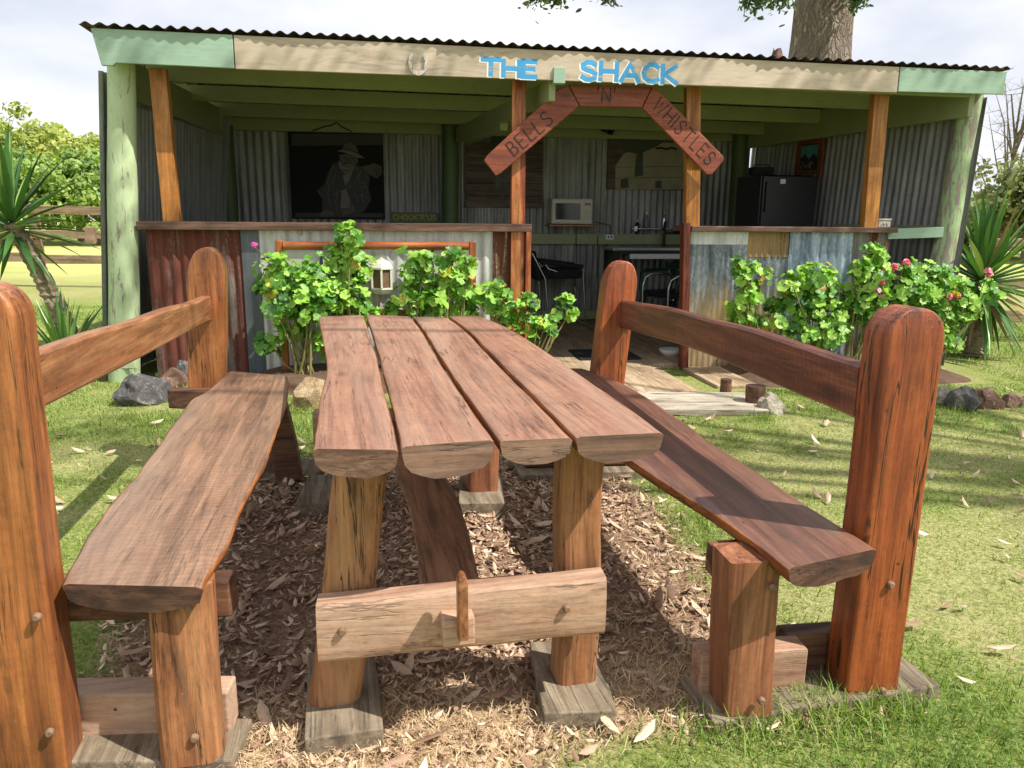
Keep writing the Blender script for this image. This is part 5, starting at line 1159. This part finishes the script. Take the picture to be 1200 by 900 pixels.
for x, y, Y, r_ in sprays:
    p = ony(x, y, Y)-Vector(GT.location); sp.append((p, r_)); s = min(ends, key=lambda e: (e-p).length); m = s.lerp(p, .5)+Vector((0, 0, .35)); mb.tube([s, m, p+Vector((0, 0, r_*.6)), p-Vector((0, 0, r_*.5))], [.022, .016, .010, .004], 5)
mb.build('trunk', M['bark'], GT)
cen = []; 
for e in ends:
    for k in range(420): d = Vector((R_.gauss(0, 1), R_.gauss(0, 1), R_.gauss(0, .6)))*.62; cen.append(e+d)
for p, r_ in sp:
    for k in range(int(330*r_/.3)): d = Vector((R_.gauss(0, 1), R_.gauss(0, 1), R_.gauss(0, 1)))*r_*.42; cen.append(p+d)
cen = np.array([tuple(c) for c in cen]); n = len(cen)
quads('crown', cen, nrng.normal(size=(n, 3))+np.array([0, 0, .2]), nrng.uniform(.05, .12, n), .38, nrng.beta(2, 2, n), M['tree4'], GT)
# gum tree standing out of the picture to the right; its sparse limbs dapple the lawn, the table end and the name board
SHT = thing('gum_tree', 'gum tree standing outside the picture to the right of the benches', 'tree', (9.2, .6, 0), 0)
mb = MB(); mb.tube([(0, 0, -.2), (-.1, .1, 3), (-.3, .3, 6.5), (-.5, .5, 9.5)], [.34, .27, .2, .12], 12)
R_ = random.Random(12); cen = []
for (tx_, ty_, tz_, zc, r_) in ((1.5, 4.1, 0, 8.0, .5), (2.6, 3.6, 0, 8.6, .6), (2.4, 4.9, 0, 8.2, .55), (-.55, 3.72, .75, 8.3, .30), (-1.25, 3.75, .45, 8.6, .3), (3.2, 5.2, 0, 8.8, .6), (-1.7, 5.3, 2.3, 7.4, .40), (-.6, 5.6, 2.3, 7.8, .45), (1.2, 5.8, 2.3, 7.6, .45), (2.6, 6.0, 2.3, 8.2, .6), (3.7, 6.2, 2.1, 7.8, .55), (-2.6, 5.4, 2.2, 7.6, .35), (-2.3, 4.2, 0, 8.4, .5), (-3.0, 3.4, 0, 8.8, .6), (2.5, 2.7, 0, 9.0, .4), (4.3, 3.9, 0, 8.6, .7), (5.2, 5.2, 0, 9.0, .8)):
    k_ = zc-tz_; e = Vector((tx_+.685*k_-9.2, ty_-.296*k_-.6, zc)); s_0 = Vector((-.3, .3, R_.uniform(5.2, 9.0))); m = s_0.lerp(e, .5)+Vector((0, 0, .5)); mb.tube([s_0, m, e], [.06, .035, .012], 6)
    for q_ in range(int(260*(r_/.5)**2)): d = Vector((R_.gauss(0, 1), R_.gauss(0, 1), R_.gauss(0, .5)))*r_*.55; cen.append(e+d)
mb.build('trunk', M['trunk'], SHT)
cen = np.array([tuple(c) for c in cen]); n = len(cen)
quads('crown', cen, nrng.normal(size=(n, 3))+np.array([0, 0, .3]), nrng.uniform(.07, .14, n), .34, nrng.beta(2, 2, n), M['tree4'], SHT)
# weathered stump end lying on the roof
p = sh(908, 76, 1.2); o_ = thing('branch_stump', 'dark splintered piece of branch lying on the roof left of the big trunk', 'branch', shw(p.x, 1.2, fz(p.x)+rz(1.2)+.012), YAW)
mb = MB(); s_ = (onplane(908, 76, SO+V*1.2, V)-CAM).dot(_fw)/F
hz_ = (sh(908, 60, 1.2).z-(fz(p.x)+rz(1.2)+.012)); R = []
for i in range(9):
    t_ = i/8; z = hz_*t_; w_ = 14*s_*(1-.62*t_**1.5)
    R.append([Vector((math.cos(a)*w_*(1+.25*noise.noise(Vector((a, i*.4, 2))))+.02*t_, math.sin(a)*w_*.6, z*(1+.12*math.sin(a*3)*t_))) for a in [2*PI*k/10 for k in range(10)]])
mb.loft(R); mb.build('splintered_wood', M['bearer'], o_)

# ------------------------------------------------------------------ ground, litter, grass
TI = ROOTM[T].inverted()
def fbm(x, y, s, seed):
    return np.array([noise.noise(Vector((a*s, b*s, seed))) for a, b in zip(x, y)])
def vnoise(x, y, s, seed):                         # fast value noise (numpy)
    r = np.random.default_rng(seed).random((64, 64)); X = x*s; Y = y*s; xi = np.floor(X).astype(int); yi = np.floor(Y).astype(int); fx = X-xi; fy = Y-yi
    fx = fx*fx*(3-2*fx); fy = fy*fy*(3-2*fy); g = lambda a, b: r[(xi+a) % 64, (yi+b) % 64]
    return (g(0, 0)*(1-fx)+g(1, 0)*fx)*(1-fy)+(g(0, 1)*(1-fx)+g(1, 1)*fx)*fy
def nz3(x, y, s, seed): return vnoise(x, y, s, seed)*.55+vnoise(x, y, s*2.1, seed+1)*.3+vnoise(x, y, s*4.3, seed+2)*.15
c_, s_ = math.cos(TROT), math.sin(TROT)
def sst(a, b, x): t = np.clip((x-a)/(b-a), 0, 1); return t*t*(3-2*t)
def litter_w(x, y):
    dx, dy = x+.28, y-2.6; lx = c_*dx+s_*dy; ly = -s_*dx+c_*dy; j = (nz3(x, y, 2.2, 3)-.5)*.9
    w = sst(0, .25, 1.06+j*.55-lx-.14*np.clip(ly, 0, 2))*sst(0, .25, lx+.98+j*.6)*sst(0, .3, ly+1.20+.22*(1-sst(-.15, .35, lx))+j*.35)*sst(0, .35, 1.35+j-ly)
    return w
def straw_w(x, y):                                 # pale straw strip before the table
    dx, dy = x+.28, y-2.6; ly = -s_*dx+c_*dy; return litter_w(x, y)*(1-sst(-.92, -.66, ly+(nz3(x, y, 3, 9)-.5)*.3))
def dry_w(x, y): return sst(.44, .66, .55*nz3(x, y, .9, 21)+.45*nz3(x, y, 3.1, 22)+.10*np.exp(-((x-1.6)**2+(y-2.9)**2)/1.2))
ax = np.concatenate([-np.geomspace(320, 4.2, 26), np.linspace(-4, 4.5, 140), np.geomspace(4.7, 320, 26)])
ay = np.concatenate([-np.geomspace(120, .4, 16), np.linspace(0, 7.2, 130), np.geomspace(7.4, 420, 34)])
X, Y = np.meshgrid(ax, ay); X = X.ravel(); Y = Y.ravel()
Zg = (nz3(X, Y, 1.3, 40)-.5)*.022*np.exp(-((X)**2+(Y-3)**2)/60)-.004
V_ = np.stack([X, Y, Zg], 1); nx, ny = len(ax), len(ay); ii, jj = np.meshgrid(np.arange(nx-1), np.arange(ny-1)); k = (jj*nx+ii).ravel()
Fc = np.stack([k, k+1, k+nx+1, k+nx], 1)
def groundmat():
    t = NT('lawn and leaf litter'); vo = t.coord(rnd=False)
    l = t.new('ShaderNodeAttribute', attribute_name='lit').outputs['Fac']; s = t.new('ShaderNodeAttribute', attribute_name='straw').outputs['Fac']; d = t.new('ShaderNodeAttribute', attribute_name='dry').outputs['Fac']
    n1 = t.noise(vo, 60, 6, .7); n2 = t.noise(vo, 2.2, 5); n3 = t.noise(vo, .12, 4)
    g = t.ramp(n1, [(.3, C(74, 88, 40)), (.5, C(124, 138, 68)), (.7, C(168, 168, 104))])
    dr = t.ramp(n1, [(.3, C(112, 108, 68)), (.5, C(156, 154, 102)), (.7, C(188, 182, 136))])
    far = t.ramp(n2, [(.35, 0.0), (.65, 1.0)])
    g = t.mix(t.math('ADD', t.math('MULTIPLY', d, .75), t.math('MULTIPLY', far, .25)), g, dr)
    br = t.ramp(n1, [(.3, C(98, 78, 62)), (.5, C(144, 118, 96)), (.72, C(186, 160, 132))])
    sr = t.ramp(n1, [(.3, C(128, 104, 78)), (.5, C(186, 158, 122)), (.7, C(222, 198, 162))])
    col = t.mix(l, g, br); col = t.mix(s, col, sr)
    # the paddock beyond the fences is paler and drier
    tc = t.new('ShaderNodeTexCoord'); sx = t.new('ShaderNodeSeparateXYZ'); t.l.new(tc.outputs['Object'], sx.inputs[0])
    pf = t.math('MULTIPLY', t.ramp(t.math('DIVIDE', sx.outputs['Y'], 40), [(.30, 0.0), (.48, 1.0)]), .8)
    col = t.mix(pf, col, t.ramp(n3, [(.3, C(160, 168, 94)), (.6, C(196, 194, 122)), (.8, C(212, 206, 146))]))
    pn = t.noise(t.coord((.35, 1, 1), False), 1.1, 7, .7); col = t.mix(t.math('MULTIPLY', pf, .8), col, t.ramp(pn, [(.32, .55), (.5, .95), (.68, 1.1)]), 'MULTIPLY')
    t.bump(n1, .8, .02); return t.set(col=col, rough=.95, spec=.1)
gr = npmesh('ground', V_, Fc, np.zeros(len(Fc)), groundmat()); me = gr.data
for nm, arr in (('lit', litter_w(X, Y)), ('straw', straw_w(X, Y)), ('dry', dry_w(X, Y))):
    a_ = me.attributes.new(nm, 'FLOAT', 'POINT'); a_.data.foreach_set('value', arr.astype(np.float32))
me.polygons.foreach_set('use_smooth', np.ones(len(Fc), bool)); struct(gr)
def gz(x, y): return (nz3(x, y, 1.3, 40)-.5)*.022-.004
def scatter(n, x0, x1, y0, y1): return nrng.uniform(x0, x1, n), nrng.uniform(y0, y1, n)
def in_view(x, y, m=1.1): return (np.abs(x) < y*.70+m) & (y > .75)
def in_shack(x, y, pad=0.0):
    dx, dy = x-SO.x, y-SO.y; u = dx*U.x+dy*U.y; v = dx*V.x+dy*V.y
    return ((v > .25-pad) & (u > -2.95) & (u < 3.8)) | ((v > -.72) & (u > .12) & (u < 1.62)) | ((v > -.55) & (u > 1.62) & (u < 3.95)) | ((v > -.42) & (u > -2.1) & (u <= .12))
step_c = SP_.location
def in_step(x, y): return (np.abs(x-step_c.x) < .56) & (np.abs(y-step_c.y) < .27)
# fallen gum leaves
x, y = scatter(120000, -2.2, 2.6, .8, 4.6); w = litter_w(x, y); st_w = straw_w(x, y); pt = nz3(x, y, 2.6, 91)
keep = (nrng.random(len(x)) < np.clip(w*(1-.62*st_w)*(.6+.9*sst(.3, .62, pt)), 0, 1)*.8+.003) & in_view(x, y)
x, y, pt = x[keep], y[keep], pt[keep]; n = len(x); z = gz(x, y)+.004+.024*nrng.random(n)**2
nr = np.stack([nrng.normal(0, .38, n), nrng.normal(0, .38, n), np.ones(n)], 1)
u_ = nrng.random(n); sz_ = np.where(u_ < .045, nrng.uniform(.05, .10, n), np.where(u_ < .40, nrng.uniform(.022, .048, n), nrng.uniform(.006, .024, n)))
struct(quads('leaf_litter', np.stack([x, y, z], 1), nr, sz_, .30, np.clip(nrng.beta(1.3, 1.5, n)+.12*(pt-.5), .01, 1), M['litter'], curl=.08), 'stuff', 'brown fallen gum leaves covering the bare ground under the table', 'leaf litter')
# dry straw: arched thin blades
def blades(name, x, y, hgt, wid, lean, rnd, mat, z0=None, segs=2):
    n = len(x); az = nrng.uniform(0, 2*PI, n); d = np.stack([np.cos(az), np.sin(az), np.zeros(n)], 1); sd = np.stack([-np.sin(az+nrng.normal(0, .8, n)), np.cos(az), np.zeros(n)], 1)*wid[:, None]*.5
    b = np.stack([x, y, gz(x, y) if z0 is None else z0], 1); up = np.array([0, 0, 1.0]); hl = hgt[:, None]; ln = lean[:, None]
    m = b+up*hl*.6*np.cos(ln*.7)+d*hl*.6*np.sin(ln*.7); t = m+up*hl*.45*np.cos(ln*1.5)+d*hl*.45*np.sin(ln*1.5)
    P = np.stack([b-sd, b+sd, m+sd*.8, m-sd*.8, t+sd*.12, t-sd*.12], 1).reshape(-1, 3)
    Fc = (np.arange(n)[:, None, None]*6+np.array([[0, 1, 2, 3], [3, 2, 4, 5]])[None]).reshape(-1, 4)
    return npmesh(name, P, Fc, np.repeat(rnd, 2), mat)
x, y = scatter(190000, -2.2, 2.4, .8, 4.6); w = litter_w(x, y); s2 = straw_w(x, y)
keep = (nrng.random(len(x)) < (s2*1.0+w*.22*sst(.45, .7, nz3(x, y, 1.6, 77)))) & in_view(x, y)
x, y = x[keep], y[keep]; n = len(x)
struct(blades('straw', x, y, nrng.uniform(.015, .065, n), nrng.uniform(.0010, .0024, n), nrng.uniform(1.15, 1.57, n), nrng.beta(1.6, 1.6, n), M['straw'], gz(x, y)+.004+.012*nrng.random(n)), 'stuff', 'pale dry straw strewn on the ground before the table', 'straw')
# lawn
def lush(x, y):
    L = 1.0*np.exp(-(((x-1.05)/.45)**2+((y-1.62)/.28)**2))+.25*np.exp(-(((x-.1)/.4)**2+((y-1.44)/.08)**2))+.5*np.exp(-(((x-.75)/.2)**2+((y-2.7)/.6)**2))+.5*np.exp(-(((x+1.4)/.6)**2+((y-4.5)/.5)**2))
    return np.clip(L, 0, 1)
N0 = 1000000; x = nrng.uniform(-8.0, 9.0, N0); y = .75+9.8*nrng.random(N0)**2.1
w = litter_w(x, y); d_ = dry_w(x, y); lu = lush(x, y)
pr = np.clip((1-w*1.12)*(.72-.25*d_)+lu*.8, 0, 1)
keep = (nrng.random(N0) < pr) & in_view(x, y) & ~in_shack(x, y) & ~in_step(x, y)
x, y = x[keep], y[keep]; d_ = d_[keep]; lu = lu[keep]; n = len(x); far = 1+.28*np.clip(y-2, 0, 6)
tall = (nrng.random(n) < .015)
hg = nrng.uniform(.012, .030, n)*(1+.9*lu)*(1-.25*d_)*(1+tall*.9)*(1+.08*far); rv = np.clip(nrng.beta(2, 2.4, n)*.62+.42*d_*nrng.random(n)**.7-.10*lu+.22*(nz3(x, y, 3, 55)-.5), .01, 1)
struct(blades('grass', x, y, hg, nrng.uniform(.0018, .0034, n)*far, nrng.uniform(.3, 1.35, n), rv, M['grass']), 'stuff', 'short patchy green and straw coloured lawn grass', 'grass')
# scattered pale leaves on the lawn and a few long bark strips
x, y = scatter(420, -2.5, 4.2, 1.6, 5.6); keep = in_view(x, y) & ~in_shack(x, y) & (litter_w(x, y) < .3); x, y = x[keep], y[keep]; n = len(x)
nr = np.stack([nrng.normal(0, .5, n), nrng.normal(0, .5, n), np.ones(n)], 1)
struct(quads('lawn_leaves', np.stack([x, y, gz(x, y)+.022], 1), nr, nrng.uniform(.025, .085, n), .36, np.clip(nrng.beta(3, 1.4, n), 0, .98), M['litter'], curl=.12), 'stuff', 'pale dry leaves scattered on the lawn', 'fallen leaves')
# weeds and grass tufts at the rocks and the step
tx = []; ty = []
for px, py, k, r_ in ((150, 470, 260, .16), (195, 468, 160, .12), (232, 462, 160, .12), (345, 485, 160, .15), (860, 476, 160, .10), (895, 492, 120, .10), (1040, 480, 200, .25), (1110, 482, 160, .2), (840, 610, 260, .16), (800, 575, 140, .10), (905, 640, 80, .1), (930, 830, 620, .14), (1030, 832, 420, .12), (860, 862, 300, .12), (965, 838, 300, .12), (980, 850, 220, .2), (180, 490, 120, .2)):
    p = onz(px, py, 0); tx.append(nrng.normal(p.x, r_*.6, k)); ty.append(nrng.normal(p.y, r_*.4, k))
x = np.concatenate(tx); y = np.concatenate(ty); n = len(x)
struct(blades('tall_grass', x, y, nrng.uniform(.03, .085, n), nrng.uniform(.002, .0042, n), nrng.uniform(.2, 1.2, n), nrng.beta(1.8, 2.2, n)*.85, M['grass']), 'stuff', 'taller grass tufts at the rocks, step and bench feet', 'grass tufts')

# ------------------------------------------------------------------ sky and sun
sd = Vector((.37, -.16, .54)).normalized(); el = math.asin(sd.z); az = math.atan2(sd.x, sd.y)
W = bpy.data.worlds.new('World'); SC.world = W; W.use_nodes = True; nt = W.node_tree; bg = nt.nodes['Background']
sky = nt.nodes.new('ShaderNodeTexSky'); sky.sky_type = 'NISHITA'; sky.sun_disc = False; sky.sun_elevation = el; sky.sun_rotation = az; sky.air_density = 1; sky.dust_density = 1.5
tc = nt.nodes.new('ShaderNodeTexCoord'); mp = nt.nodes.new('ShaderNodeMapping'); nt.links.new(tc.outputs['Generated'], mp.inputs[0]); mp.inputs['Scale'].default_value = (1, 1, 2.4)
nz = nt.nodes.new('ShaderNodeTexNoise'); nt.links.new(mp.outputs[0], nz.inputs['Vector']); nz.inputs['Scale'].default_value = 2.2; nz.inputs['Detail'].default_value = 6; nz.inputs['Roughness'].default_value = .5
nz2 = nt.nodes.new('ShaderNodeTexNoise'); nt.links.new(mp.outputs[0], nz2.inputs['Vector']); nz2.inputs['Scale'].default_value = 3.1; nz2.inputs['Detail'].default_value = 4
rp = nt.nodes.new('ShaderNodeValToRGB'); nt.links.new(nz.outputs['Fac'], rp.inputs[0]); e = rp.color_ramp.elements; e[0].position = .30; e[0].color = (.55, .55, .55, 1); e[1].position = .52; e[1].color = (1, 1, 1, 1)
cl_ = nt.nodes.new('ShaderNodeValToRGB'); nt.links.new(nz2.outputs['Fac'], cl_.inputs[0]); e = cl_.color_ramp.elements; e[0].position = .36; e[0].color = (6.0, 6.4, 7.4, 1); e[1].position = .62; e[1].color = (9.0, 9.0, 9.1, 1)
mx = nt.nodes.new('ShaderNodeMix'); mx.data_type = 'RGBA'; nt.links.new(rp.outputs[0], mx.inputs[0]); nt.links.new(sky.outputs[0], mx.inputs[6]); nt.links.new(cl_.outputs[0], mx.inputs[7]); nt.links.new(mx.outputs[2], bg.inputs[0])
bg.inputs[1].default_value = .085
ld = bpy.data.lights.new('sun', 'SUN'); ld.energy = 4.8; ld.angle = math.radians(.53); ld.color = (1, .95, .87)
lo = bpy.data.objects.new('sun', ld); COL.objects.link(lo); lo.rotation_euler = sd.to_track_quat('Z', 'Y').to_euler(); lo.location = sd*30
SC.view_settings.view_transform = 'Standard'; SC.view_settings.look = 'None'; SC.view_settings.exposure = .57; SC.view_settings.gamma = 1; SC.view_settings.use_curve_mapping = False
